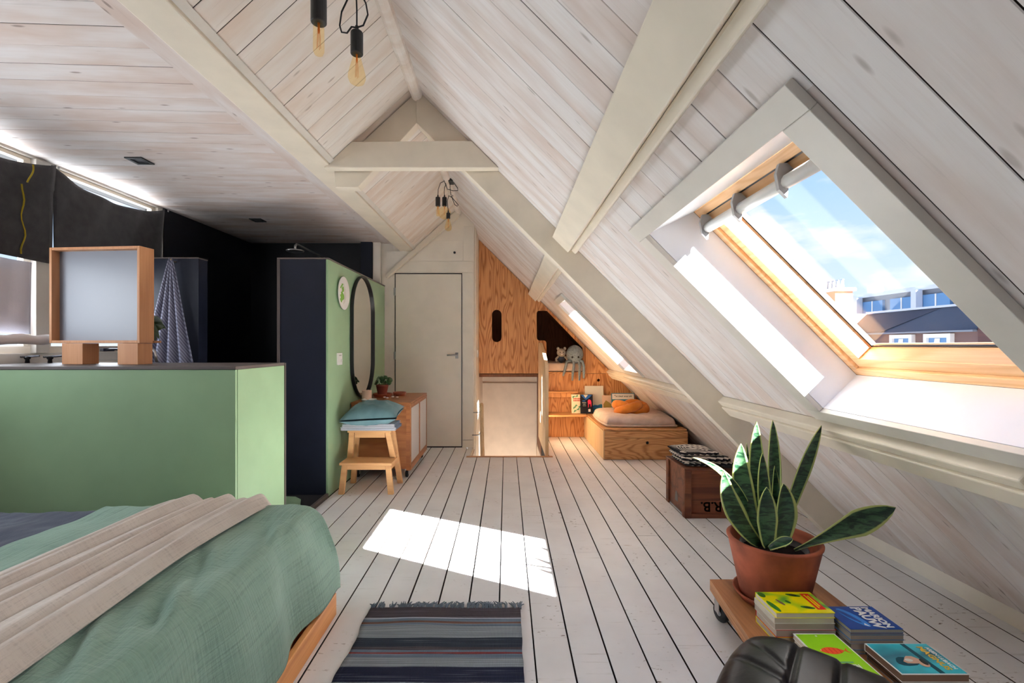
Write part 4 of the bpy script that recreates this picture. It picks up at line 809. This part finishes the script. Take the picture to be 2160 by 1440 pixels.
# ================================================================= rug
rg = thing('striped_rug', 'rag rug striped in slate, grey and dark red on the white floor', 'rug', (-.28, 2.147, 0))
def rugf(zz): return lambda u, v: (-.612+.676*u+.004*ns(v*30, u*2)*(1 if u in (0, 1) else 0)-.006*(1-u)*sin(v*30), 2.147-1.7*v, zz+.003*ns(u*3, v*9)+.006*math.exp(-((v-.075)/.02)**2-((u-.33)/.2)**2))
m = MB(); m.grid(rugf(.010), 30, 120); m.build('rug_field', 'rug', rg, smooth=True, solid=.008)
m = MB(); rf = random.Random(4); x = -.612
while x < .06:
    for k in range(5):
        a = rf.uniform(-.022, .022); L_ = rf.uniform(.045, .07); xx = x+rf.uniform(0, .012); q = rf.uniform(-.015, .015)
        m.tube([(xx, 2.142, .010), (xx+a*.4, 2.142+L_*.5, .014), (xx+a+q, 2.142+L_, .006)], [.004, .0036, .0018], 4)
    m.tube([(x+.006, 2.142, .010), (x+.008, 2.165, .013)], .005, 5); x += rf.uniform(.016, .028) if rf.random() < .85 else .04
fg = m.build('fringe', 'fringe', rg, at=tuple(org(rg))); fg['kind'] = 'stuff'
# ================================================================= wooden chest and blanket
ch = thing('wooden_chest', 'old brown wooden crate lettered R.B. upside down, under the sloping beam', 'chest', (1.43, 3.48, 0))
cx0, cx1, cy0, cy1, cz = 1.238, 1.632, 3.285, 3.67, .345
box('front_plank', 'chest', ch, cx0+.012, cx1-.012, cy0+.014, cy0+.028, .012, .122, .001); box('front_plank', 'chest', ch, cx0+.012, cx1-.012, cy0+.014, cy0+.028, .124, .330, .001)
box('side_plank', 'chest', ch, cx0+.012, cx0+.026, cy0+.03, cy1-.03, .012, .332, .001); box('side_plank', 'chest', ch, cx1-.026, cx1-.012, cy0+.03, cy1-.03, .012, .332, .001)
box('back_plank', 'chest', ch, cx0+.03, cx1-.03, cy1-.03, cy1-.016, .012, .332, .001); box('bottom', 'chest', ch, cx0+.027, cx1-.027, cy0+.03, cy1-.031, .012, .03)
for x in (cx0, cx1-.045):
    box('corner_post', 'chest', ch, x, x+.045, cy0, cy0+.0135, .0, cz-.012, .002)
for y in (cy0+.0, cy1-.05): box('corner_post', 'chest', ch, cx0-.002, cx0+.0115, y+.014 if y == cy0 else y, y+.05, .0, cz-.012, .002); box('corner_post', 'chest', ch, cx1-.0115, cx1+.002, y+.014 if y == cy0 else y, y+.05, .0, cz-.012, .002)
box('lid', 'chest', ch, cx0-.004, cx1+.004, cy0-.004, cy1+.004, cz-.0115, cz, .003); box('foot_rail', 'chest', ch, cx0+.046, cx1-.046, cy0+.002, cy0+.0135, .0, .03, .002); box('top_rail', 'chest', ch, cx0+.046, cx1-.046, cy0+.002, cy0+.0135, .305, .332, .002)
text('R.B.', .094, lambda u, v, w: (1.425-u, cy0+.0132, .080-v), 'lettering', 'dark', ch, bold=.002)
text('414', .05, lambda u, v, w: (1.41+u*1.3, cy0+.0136, .2+v), 'faded_lettering', 'filament', ch) if 0 else None
MB().prism([(cx0+.011, 3.48+.03*cos(t), .06+.075*abs(sin(t))) for t in [pi*i/8 for i in range(9)]], (-.001, 0, 0)).build('dark_stain', 'dmetal', ch)
bk = thing('folded_blanket', 'black and cream patterned blanket folded on the wooden chest', 'blanket', (1.40, 3.46, cz))
def bl_layer(z0, h, xa, xb, ya, yb, nm):
    def f(u, v):
        t = 2*pi*u; c_, s_ = cos(t), sin(t); sx = abs(c_)**.25*(1 if c_ > 0 else -1); sy = abs(s_)**.25*(1 if s_ > 0 else -1); a = pi*v; r = sin(a)**.28 if 0 < v < 1 else 0
        x = (xa+xb)/2+(xb-xa)/2*sx*r; y = (ya+yb)/2+(yb-ya)/2*sy*r; return (x+.004*sin(y*30), y, z0+h/2-h/2*cos(a)+.004*sin(x*18+y*9)*(1 if v > .5 else 0)+.0*x)
    m = MB(); m.grid(f, 64, 14, uv=True); L = m.bm.loops.layers.uv.verify()
    for fc in m.bm.faces:
        for lp in fc.loops:
            c_ = lp.vert.co; top = c_.z > z0+h*.9; lp[L].uv = ((c_.x-xa)+(c_.y-ya)*.3, .60+(c_.y-ya)*1.0) if top and c_.y > ya+.09 else ((c_.x+c_.y)*.9, (c_.z-z0)*4.0+max(0, c_.y-ya)*1.2*(1 if top else .1))
    return m.build(nm, 'blanket', bk, smooth=True)
bl_layer(cz+.001, .034, 1.25, 1.61, 3.31, 3.64, 'layer'); bl_layer(cz+.034, .034, 1.235, 1.585, 3.30, 3.66, 'layer'); bl_layer(cz+.066, .024, 1.235, 1.52, 3.36, 3.68, 'layer')
m = MB(); 
for k in range(26): m.tube([(1.50+k*.0042, 3.312, cz+.02), (1.505+k*.0042, 3.298, cz+.018+.004*(k % 2)), (1.508+k*.0042, 3.288, cz+.006)], .0022, 4)
f_ = m.build('tassels', 'dark', bk); f_['kind'] = 'stuff'
# ================================================================= trolley, plant, books
DZ = .15
dl = thing('plant_trolley', 'square plywood plant trolley on small castors', 'trolley', (1.12, 1.78, 0))
def dp(x, y): # slightly fanned left edge as seen
    return (x-(2.128-y)*.10*(1 if x < 1 else 0), y)
for i, (xa, xb) in enumerate(((.914, 1.142), (1.1435, 1.372))):
    pts = [dp(xa, 1.44), (xb, 1.44), (xb, 2.128), dp(xa, 2.128)]
    for z0, z1 in ((DZ-.048, DZ-.036), (DZ-.035, DZ-.022), (DZ-.021, DZ)): MB().prism([(x, y, z0) for x, y in pts], (0, 0, z1-z0)).build('plywood_layer', 'dolly', dl)
for x, y in ((.965, 2.06), (1.33, 2.06), (.93, 1.52), (1.33, 1.52)):
    c_ = MB().lathe([(0, -.013), (.037, -.013), (.041, -.007), (.041, .007), (.037, .013), (0, .013)], (x-.03, y, .0415), 22, (1, .25, 0)).build('castor', 'rubber', dl, smooth=True)
    MB().lathe([(0, -.015), (.014, -.015), (.014, .015), (0, .015)], (x-.03, y, .0415), 14, (1, .25, 0)).box(x-.052, x-.049, y-.02, y+.02, .04, .10).box(x-.012, x-.009, y-.02, y+.02, .04, .10).build('castor_fork', 'metal', c_)
PX, PYY = 1.108, 1.966
MB().lathe([(0, 0), (.130, 0), (.151, .028), (.154, .034), (.147, .034), (.128, .012), (0, .010)], (PX, PYY, DZ+.0005), 40).build('plant_saucer', 'terra', None, smooth=True, at=(PX, PYY, DZ), label='terracotta saucer under the large plant pot', category='saucer')
sn = thing('snake_plant', 'tall variegated snake plant in a large terracotta pot', 'plant', (PX, PYY, DZ+.013))
MB().lathe([(0, 0), (.120, 0), (.126, .004), (.172, .225), (.177, .232), (.178, .240), (.172, .244), (.163, .242), (.158, .225), (.150, .175), (0, .170)], (PX, PYY, DZ+.0125), 48).build('pot', 'terra', sn, smooth=True)
MB().lathe([(.126, 0), (.128, .038), (.122, .040), (.118, 0)], (PX, PYY, DZ+.182), 36).build('nursery_pot', 'dark', sn, smooth=True, solid=0); MB().lathe([(0, 0), (.118, 0), (.116, .008), (.05, .016), (0, .018)], (PX, PYY, DZ+.190), 30).build('soil', 'soil', sn, smooth=True)
def W(px, py, y): s = 1000/y; return Vector(((px-1068)/s, y, 1.2-(py-728)/s))
def sl(base, tip, by, ty, wpx, curve=(0, 0, 0), side=(0, -1, 0), wp=.45, fold=.25, tw=0, n=18, bw=.38): blade('leaf', 'leaf', sn, W(*base, by), W(*tip, ty), wpx/510, curve, side, n=n, m=3, fold=fold, wp=wp, tw=tw, sol=.003, bw=bw)
sl((1613, 1152), (1596, 888), 1.96, 1.98, 34, (-.012, 0, 0), (-.2, -1, 0), .5)
sl((1625, 1152), (1630, 886), 1.99, 2.04, 34, (.012, 0, 0), (.25, -1, 0), .6)
sl((1606, 1153), (1563, 935), 1.92, 1.90, 40, (-.028, 0, .01), (-.3, -1, .1), .5)
sl((1600, 1140), (1463, 965), 1.94, 1.86, 16, (.03, 0, .06), (-.1, -1, .3), .3)
sl((1602, 1150), (1526, 992), 1.90, 1.86, 38, (-.028, 0, -.012), (-.3, -1, .3), .45)
sl((1592, 1120), (1549, 998), 2.0, 2.02, 14, (0, 0, .01), wp=.3)
sl((1618, 1140), (1608, 955), 1.90, 1.89, 28, (0, 0, 0), (0, -1, .1), .5)
sl((1635, 1130), (1645, 952), 1.95, 1.97, 22, (.014, 0, 0), (.9, -.6, 0), .4)
sl((1640, 1140), (1733, 897), 1.96, 1.95, 36, (-.004, 0, -.012), (.35, -1, .2), .62)
sl((1676, 1160), (1890, 1070), 1.88, 1.84, 52, (-.012, 0, -.006), (.1, -1, .25), .66, .3, bw=.1)
sl((1621, 1156), (1617, 1027), 1.85, 1.82, 40, (0, 0, 0), (-.1, -1, .1), .45)
sl((1648, 1156), (1652, 1019), 1.87, 1.83, 54, (.018, 0, 0), (.25, -1, .1), .42, .35)
sl((1590, 1105), (1575, 934), 2.02, 2.04, 12, wp=.4)
sl((1630, 1120), (1634, 982), 2.0, 2.0, 20, (.01, 0, 0), wp=.4)
sl((1622, 1156), (1672, 1136), 1.84, 1.82, 22, (0, -.01, .012), (0, -.5, 1), .5)
# books: size in x and y, title reading away from the viewer or across
def bookm(name, lab, x0, x1, y0, y1, z0, z1, cover, pages='page', spine='x1', group=None, under=None):
    t = thing(name, lab, 'book', ((x0+x1)/2, (y0+y1)/2, z0), group); e = .0012
    box('cover', cover, t, x0, x1, y0, y1, z1-e, z1); box('cover', under or cover, t, x0, x1, y0, y1, z0, z0+e)
    if spine == 'y1': box('spine', cover, t, x0, x1, y1-e, y1, z0+e, z1-e); box('pages', pages, t, x0+.002, x1-.002, y0+.0015, y1-e, z0+e, z1-e)
    elif spine == 'y0': box('spine', cover, t, x0, x1, y0, y0+e, z0+e, z1-e); box('pages', pages, t, x0+.002, x1-.002, y0+e, y1-.0015, z0+e, z1-e)
    else: box('spine', cover, t, x1-e, x1, y0, y1, z0+e, z1-e); box('pages', pages, t, x0+.0015, x1-e, y0+.002, y1-.002, z0+e, z1-e)
    return t, (lambda u, v, w=0, lf=.0004: (x0+(x1-x0)*u, y0+(y1-y0)*v, z1+lf+w))
def tart(t, f, pts, mat, lf=.0004, name='cover_art'): return MB().prism([f(u, v, 0, lf) for u, v in pts], (0, 0, .0004)).build(name, mat, t)
col('yell', (238, 226, 10), .3); col('lime', (140, 200, 24), .35); col('leafdk', (52, 120, 40), .35); col('face_d', (120, 150, 20), .4); col('cred', (216, 30, 32), .35); col('navyb', (18, 62, 140), .3); col('skyb', (40, 120, 200), .35); col('tealb', (20, 140, 160), .3); col('tealdk', (10, 66, 82), .4); col('orang', (232, 84, 40), .4); col('goldt', (232, 180, 60), .4); col('bluec', (60, 130, 190), .4); col('greyc', (150, 152, 160), .4); col('skinc', (190, 150, 130), .5); col('browncov', (120, 92, 74), .5)
S1 = 'paperbacks stacked beside the plant pot'
zz = DZ+.0005
for th, cv, pg, lab in ((.022, 'yell', 'page2', 'thick paperback with a yellow cover edge at the bottom of the left stack'), (.026, 'cred', 'page2', 'paperback with a red and dark cover edge, second from the bottom of the left stack'), (.022, 'bpale', 'page2', 'cream paperback in the middle of the left stack'), (.020, 'bpale', 'page', 'cream paperback second from the top of the left stack')):
    o_ = .004*sin(zz*300); bookm('paperback_book', lab, .945+o_, 1.158+o_, 1.668, 1.803, zz, zz+th, cv, pg, 'y1', S1); zz += th+.0004
t, f = bookm('paperback_book', 'yellow and green portrait cover paperback with a red label, topmost of the left stack', .948, 1.155, 1.665, 1.806, zz, zz+.018, 'yell', 'page', 'y1', S1)
M_['swirl'] = (lambda m: m.fin(m.ramp(m.noise(m.coord((5, 9, 5), False), 1.1, 1, .5, .8), [(.34, (60, 150, 60)), (.42, (160, 205, 30)), (.5, (244, 232, 10))]), .3))(NT('yellow green print'))
tart(t, f, rect(.0, .0, 1, 1), 'swirl'); 
for (cx, cy, rx, ry, m_, a_) in ((.62, .83, .13, .06, 'leafdk', -.5), (.64, .24, .12, .06, 'leafdk', -.4), (.62, .83, .07, .035, 'dark', -.5), (.64, .24, .07, .035, 'dark', -.4), (.40, .50, .035, .08, 'leafdk', .2), (.26, .48, .03, .15, 'browncov', .2), (.07, .30, .05, .26, 'leafdk', .1), (.06, .85, .06, .13, 'leafdk', 0)): tart(t, f, blob(cx, cy, rx, ry, 14, a_), m_, .0008 if m_ != 'dark' else .0012)
tart(t, f, [(.70, .45), (.90, .20), (1.0-.01, .30), (.88, .88), (.78, .90)] if 0 else rect(.77, .14, .92, .90), 'cred', .0012, 'red_label'); 
for k in range(2): tart(t, f, rect(.81+.045*k, .20+.08*k, .835+.045*k, .84-.05*k), 'yell', .0016, 'lettering')
zz = DZ+.0005
for th, cv, lab in ((.014, 'bluec', 'thin paperback with a blue cover at the bottom of the right stack'), (.020, 'greyc', 'grey paperback second from the bottom of the right stack'), (.012, 'greyc', 'thin grey paperback in the middle of the right stack'), (.018, 'bluec', 'paperback with a bright blue cover, third from the top of the right stack'), (.008, 'greyc', 'thin dark paperback directly under the blue title book')):
    o_ = .003*sin(zz*400); bookm('paperback_book', lab, 1.172+o_, 1.355+o_, 1.612, 1.75, zz, zz+th, cv, 'page2', 'y1', S1); zz += th+.0004
t, f = bookm('paperback_book', 'deep blue paperback titled MARION PAUW, topmost of the right stack', 1.166, 1.345, 1.606, 1.746, zz, zz+.014, 'navyb', 'page2', 'y1', S1)
tart(t, f, blob(.33, .5, .12, .42, 14, .25), 'skyb'); tart(t, f, blob(.28, .55, .05, .3, 12, .3), 'navyb', .0008)
def tx(s, size, cx, cy, mat, t, f, rot=-pi/2, sx=1.0, **k): # text lying on a cover, running towards the viewer
    c = Vector(f(cx, cy, 0, .0012)); return text(s, size, lambda u, v, w: c+Vector((u*sx*cos(rot)-v*sin(rot), u*sx*sin(rot)+v*cos(rot), w)), 'title', mat, t, **k)
tx('MARION', .034, .80, .5, 'bwhite', t, f, sx=.95, bold=.0012); tx('PAUW', .046, .60, .5, 'bwhite', t, f, sx=.95, bold=.0018); tx('daglicht', .018, .44, .42, 'greyc', t, f) if 0 else None
tart(t, f, [(.36, .16), (.44, .10), (.40, .24)], 'bwhite', .0012)
zz = DZ+.0005
for th, cv, lab in ((.016, 'lime', 'paperback with a green edge at the bottom of the stack nearest the leather footstool'), (.016, 'bgreen', 'pale green edged paperback, in the middle of the stack nearest the footstool')):
    bookm('paperback_book', lab, .998, 1.138, 1.42, 1.645, zz, zz+th, cv, 'page', 'x1', S1); zz += th+.0004
t, f = bookm('paperback_book', 'lime green paperback titled KIEUWEN with an orange fish, beside the leather footstool', .995, 1.139, 1.412, 1.647, zz, zz+.016, 'bwhite', 'page', 'x1', S1)
tart(t, f, rect(.04, .03, .965, .975), 'lime'); tart(t, f, [(.22+.56*k/14*1.0, .60+.075*sin(pi*k/14)**.8) for k in range(15)]+[(.88, .66), (.84, .60), (.88, .54)]+[(.22+.56*k/14, .60-.075*sin(pi*k/14)**.8) for k in range(14, 0, -1)], 'orang', .0008, 'fish')
for k in range(4): tart(t, f, rect(.36+.1*k, .55, .38+.1*k, .65), 'cred', .0012)
tart(t, f, blob(.26, .61, .012, .008, 8), 'bwhite', .0012); tart(t, f, rect(.47, .92, .51, .945), 'bwhite', .0008); tart(t, f, rect(.34, .345, .70, .37), 'bgreen', .0008, 'lettering')
c_ = Vector(f(.52, .27, 0, .001)); text('KIEUWEN', .020, lambda u, v, w: c_+Vector((u*.78, v*1.2, w)), 'title', 'bwhite', t, bold=.0008)
for k in range(2): tart(t, f, rect(.45, .13-.03*k, .85, .145-.03*k), 'bgreen', .0008, 'lettering')
zz = DZ+.0005
bookm('paperback_book', 'dark grey paperback lying under the turquoise book', 1.205, 1.412, 1.436, 1.585, zz, zz+.018, 'greyc', 'browncov', 'y1', S1); zz += .0184
bookm('paperback_book', 'brown paged paperback second from the top under the turquoise book', 1.20, 1.405, 1.435, 1.583, zz, zz+.012, 'dark', 'browncov', 'y1', S1); zz += .0124
t, f = bookm('paperback_book', 'turquoise paperback titled ARJEN LUBACH MAGNUS with a lying figure, nearest on the trolley', 1.196, 1.402, 1.433, 1.583, zz, zz+.024, 'bwhite', 'browncov', 'y1', S1)
M_['sea_print'] = (lambda m: m.fin(m.ramp(m.noise(m.coord((5, 9, 9), False), 1.1, 2), [(.35, (16, 96, 116)), (.6, (44, 178, 196))]), .3))(NT('turquoise print'))
tart(t, f, rect(.02, .025, .98, .975), 'sea_print'); tart(t, f, [(.55, .97), (.62, .97), (.66, .03), (.58, .03)], 'tealdk', .0008); tart(t, f, blob(.30, .38, .16, .14, 14, 0, .1), 'tealdk', .0008); tart(t, f, blob(.42, .42, .15, .12, 12, .2, .2), 'skinc', .0012); tart(t, f, blob(.52, .30, .07, .10, 12), 'skinc', .0016); tart(t, f, blob(.55, .36, .04, .10, 12), 'dark', .002); tart(t, f, blob(.36, .42, .06, .05, 10), 'bpale', .0016)
tx('ARJEN LUBACH', .0165, .90, .5, 'bwhite', t, f, sx=.92, bold=.0004); tx('MAGNUS', .026, .79, .5, 'goldt', t, f, sx=1.05, bold=.0008)
# ================================================================= leather footstool
ft = thing('leather_footstool', 'black leather footstool corner in the near right foreground', 'footstool', (.60, .80, 0))
d1v, d2v = Vector((.700, -.714, 0)), Vector((-.60, -.80, 0)); C0 = Vector((.645, 1.31, 0)); SZ = .56
def lf_(u, v):
    a, b = u*2-1, v*2-1; e = (max(0, 1-abs(a)**5)*max(0, 1-abs(b)**5))**.5; p = C0+d1v*SZ*u+d2v*SZ*v; k = .035*(a*a*b*b); p = p-(d1v*a+d2v*b)*k
    g = 0
    for s_ in (.26, .42, .58, .74): g += math.exp(-((u-s_)/.012)**2)*.012
    g += .006*math.exp(-((v-.33-.35*u)/.02)**2)*(1 if u < .28 else .2)+.005*math.exp(-((v-.12-.9*u)/.015)**2)*(1 if u < .24 else 0)
    return (p.x, p.y, .415+.065*e-g*e+.004*ns(u*5, v*5))
m = MB(); m.grid(lf_, 110, 80)
m.grid(lambda u, v: (lambda q, w_: (q[0], q[1], q[2]-.10*w_+0*w_))(lf_(*[(0, 1-4*u) if u < .25 else ((4*u-1), 0) if u < .5 else (1, 4*u-2) if u < .75 else (1-(4*u-3), 1)][0]), v), 80, 8)
m.build('cushion', 'leather', ft, smooth=True)
ct = C0+d1v*SZ/2+d2v*SZ/2
MB().obox((ct.x, ct.y, .30), d1v, d2v, (0, 0, 1), SZ/2-.02, SZ/2-.02, .018).build('shell', 'dark', ft, bevel=.01); MB().lathe([(0, 0), (.022, 0), (.022, .22), (0, .22)], (ct.x, ct.y, .065), 16).build('column', 'metal', ft)
for k in range(4):
    a = pi/4*2*k+.4; MB().tube([(ct.x, ct.y, .075), (ct.x+.26*cos(a), ct.y+.26*sin(a), .018)], [.016, .011], 8).build('leg', 'metal', ft, smooth=True)
# ================================================================= hanging lamps
def lamp(lab, x, y, zs, kind, topz, cordpts, group, sr=.0225, sl=.092):
    t = thing('pendant_lamp', lab, 'pendant lamp', (x, y, topz), group)
    sk = MB().lathe([(0, 0), (sr-.002, 0), (sr, .002), (sr, sl-.012), (sr-.003, sl-.008), (.008, sl-.006), (.006, sl+.014), (0, sl+.014)], (x, y, zs), 20).build('socket', 'dark', t, smooth=False, bevel=.0006)
    MB().tube(cordpts, .0032, 6).build('cord', 'cordm', t, smooth=True)
    if kind == 'tube': pr = [(.010, .006), (.0155, -.012), (.016, -.07), (.0158, -.082), (.012, -.092), (.004, -.096), (0, -.0965)]; fl_ = [(0, -.02), (0, -.075)]
    elif kind == 'pear': pr = [(.012, .006), (.014, -.010), (.024, -.045), (.0315, -.075), (.032, -.088), (.026, -.103), (.012, -.112), (0, -.114)]; fl_ = [(0, -.02), (0, -.085)]
    else: pr = [(.012, .006), (.014, -.008)]+[(.060*sin(a_), -.066+.060*cos(a_)) for a_ in [.28+i*(pi-.28)/12 for i in range(13)]]; fl_ = [(0, -.02), (0, -.085)]
    b_ = MB().lathe(pr, (x, y, zs), 24, None, False).build('bulb', 'bulb', t, smooth=True)
    m_ = MB()
    for k in range(4): a_ = k*pi/2; m_.tube([(x+.003*cos(a_), y+.003*sin(a_), zs-.015), (x+.006*cos(a_), y+.006*sin(a_), zs+fl_[1][1])], .0006, 4)
    m_.lathe([(0, 0), (.004, 0), (.002, -.03), (0, -.03)], (x, y, zs), 8); m_.build('filament', 'filament', b_)
    return t
GR = 'filament bulb pendant lamps near the ridge'
def cr_(y): return RZ-.07
lamp('nearest pendant lamp with a slim tube bulb in a black socket', -.552, 1.395, 2.147, 'tube', 2.73, [(-.552, 1.395, 2.25), (-.552, 1.395, 2.73)], GR)
lamp('pendant lamp with a pear-shaped bulb and looped black cord, beside the tube bulb', -.553, 1.754, 2.275, 'pear', 2.73, [(-.553, 1.754, 2.375), (-.553, 1.754, 2.44), (-.556, 1.75, 2.55), (-.56, 1.70, 2.73)], GR)
lamp_loop = [(-.553+dx, 1.75, z) for dx, z in ((-.014, 2.60), (-.022, 2.50), (-.055, 2.43), (-.062, 2.38), (-.055, 2.355), (-.035, 2.352), (-.018, 2.375), (.0, 2.372), (.025, 2.38), (.042, 2.42), (.035, 2.46), (.012, 2.51), (.002, 2.62))]
MB().tube(lamp_loop, .0032, 6).build('cord', 'cordm', bpy.data.objects['pendant_lamp.001'], smooth=True)
rs = thing('lamp_canopy', 'black junction box of the near lamps on the ridge above the tube bulb', 'ceiling plate', (-.555, 1.55, 2.76)); box('plate', 'dark', rs, -.60, -.515, 1.35, 1.80, 2.715, 2.735, .003)
rs = thing('lamp_canopy', 'black plate on the ridge seen through the triangle above the collar beam', 'ceiling plate', (-.56, 3.72, 2.76)); box('plate', 'dark', rs, -.598, -.522, 3.68, 3.76, 2.72, 2.74, .003); box('base', 'dark', rs, -.58, -.54, 3.70, 3.74, 2.741, 2.76)
rs = thing('lamp_canopy', 'black plate on the ridge from which the far cluster of bulbs hangs', 'ceiling plate', (-.54, 4.48, 2.76)); box('plate', 'dark', rs, -.585, -.50, 4.42, 4.54, 2.735, 2.757, .003)
G2 = 'far cluster of pendant bulbs below the collar beam'
lamp('far pendant lamp with a slim tube bulb, left of the globe bulb', -.642, 4.45, 2.505, 'tube', 2.74, [(-.642, 4.45, 2.60), (-.64, 4.45, 2.66), (-.62, 4.46, 2.725), (-.59, 4.47, 2.745), (-.55, 4.48, 2.745)], G2)
lamp('far pendant lamp with a large round globe bulb', -.592, 4.54, 2.532, 'globe', 2.74, [(-.592, 4.54, 2.62), (-.595, 4.54, 2.67), (-.59, 4.53, 2.71), (-.57, 4.51, 2.735), (-.54, 4.48, 2.745)], G2)
lamp('far pendant lamp with a pear bulb hanging lowest of the cluster', -.535, 4.37, 2.366, 'pear', 2.74, [(-.535, 4.37, 2.43), (-.545, 4.38, 2.53), (-.54, 4.44, 2.60), (-.51, 4.45, 2.585), (-.50, 4.45, 2.605), (-.52, 4.45, 2.61), (-.53, 4.46, 2.68), (-.53, 4.47, 2.745)], G2, .018, .062)
MB().tube([(-.52, 4.45, 2.60), (-.50, 4.45, 2.575), (-.47, 4.45, 2.54), (-.45, 4.45, 2.515), (-.462, 4.45, 2.505), (-.485, 4.45, 2.52), (-.50, 4.45, 2.56), (-.515, 4.45, 2.60)], .0032, 6).build('cord', 'cordm', bpy.data.objects['pendant_lamp.004'], smooth=True)
MB().tube([(-.57, 4.45, 2.72), (-.555, 4.45, 2.665), (-.50, 4.45, 2.65), (-.455, 4.46, 2.655), (-.46, 4.46, 2.68), (-.50, 4.47, 2.74)], .0032, 6).build('cord', 'cordm', bpy.data.objects['pendant_lamp.003'], smooth=True)
# ================================================================= outside
col('roofdk', (70, 78, 92), .6); col('roofdk2', (62, 64, 76), .6); col('wfr', (222, 220, 216), .5); col('concrete', (120, 128, 140), .7); col('conwhite', (198, 206, 216), .7); col('wglass', (96, 140, 184), .2); col('clay', (196, 150, 120), .8); col('street', (96, 96, 98), .9); col('panelb', (110, 88, 86), .7)
K(box('ground', 'street', None, -60, 120, -60, 160, -8.2, -8.0))
hs = thing('mansard_house', 'dark grey mansard house with two white dormer windows, seen through the big roof window', 'house', (16, 16, -8))
box('wall', 'panelb', hs, 15.05, 22, 15.1, 20.9, -8, 1.68); MB().prism([(15.0, 15.15, 1.70), (15.0, 20.9, 1.70), (15.9, 20.9, 2.55), (15.9, 15.15, 2.60)], (2.5, 0, 0)).build('mansard_roof', 'roofdk', hs)
MB().prism([(14.985, 19.0, 1.72), (14.985, 20.9, 1.72), (15.88, 20.9, 2.56), (15.88, 17.3, 2.57)], (.02, 0, 0)).build('roof_hip', 'roofdk2', hs); box('gutter', 'concrete', hs, 14.9, 15.05, 15.15, 20.9, 1.64, 1.70); box('coping', 'conwhite', hs, 15.85, 16.05, 15.15, 20.9, 2.58, 2.66)
for y0_, y1_ in ((17.44, 18.45), (15.92, 16.95)):
    w_ = MB().box(14.9, 15.05, y0_, y1_, .3, .42).box(14.9, 15.05, y0_, y1_, 1.46, 1.60).box(14.9, 15.05, y0_, y0_+.13, .42, 1.46).box(14.9, 15.05, y1_-.13, y1_, .42, 1.46).build('window', 'wfr', hs)
    box('pane', 'wglass', w_, 14.99, 15.0, y0_+.13, y1_-.13, .42, 1.46); MB().prism([(14.97, y0_+.45, 1.44), (14.97, y0_+.65, 1.44), (14.97, y0_+.85, .44), (14.97, y0_+.55, .44)], (.01, 0, 0)).build('curtain', 'wfr', w_)
bh = thing('brick_house', 'dark brick house wall at the right edge of the roof window view', 'house', (16.5, 13, -8)); box('wall', 'brick', bh, 15.0, 20, 9, 15.08, -8, 2.95); box('coping', 'concrete', bh, 14.95, 20.05, 8.95, 15.1, 2.95, 3.05)
gb = thing('gable_house', 'brick gable house with a chimney of clay pots, left in the roof window view', 'house', (17, 23, -8)); box('wall', 'brick', gb, 15.0, 20, 20.95, 26.5, -8, 1.8); MB().prism([(15.0, 20.95, 1.8), (15.0, 26.5, 1.8), (15.0, 24.6, 2.7), (15.0, 22.6, 2.7)], (5, 0, 0)).build('gable', 'brick', gb)
chm = box('chimney', 'clay', gb, 15.2, 16.0, 21.9, 23.1, 2.2, 3.7); box('chimney_cap', 'conwhite', chm, 15.1, 16.1, 21.8, 23.2, 3.7, 3.85)
for k in range(4): MB().lathe([(.10, 0), (.08, .35), (.10, .42), (.07, .42)], (15.6, 22.05+.28*k, 3.85), 10).build('chimney_pot', 'concrete', chm)
ap = thing('apartment_block', 'tall blue grey apartment block with balcony rows behind the mansard house', 'building', (46, 48, -8))
box('wall', 'concrete', ap, 41, 52, 20, 75, -8, 6.6); box('roof_edge', 'conwhite', ap, 40.6, 52, 20, 75, 6.6, 7.0)
for r_ in range(3):
    z = 4.6-2.9*r_; box('balcony_band', 'roofdk', ap, 40.2, 40.99, 20, 75, z-1.5, z-.35)
    for k in range(13):
        y = 24+3.9*k; f_ = box('window', 'wglass', ap, 40.7, 40.98, y, y+2.9, z-.33, z+1.5); box('pane', 'wfr', f_, 40.66, 40.69, y+1.35, y+1.5, z-.33, z+1.5)
for k in range(7): box('column', 'conwhite', ap, 40.0, 40.65, 22.9+7.8*k, 23.5+7.8*k, -8, 6.59)
for y in (44, 54, 66): box('roof_vent', 'conwhite', ap, 42, 43, y, y+1.2, 7.0, 8.2)
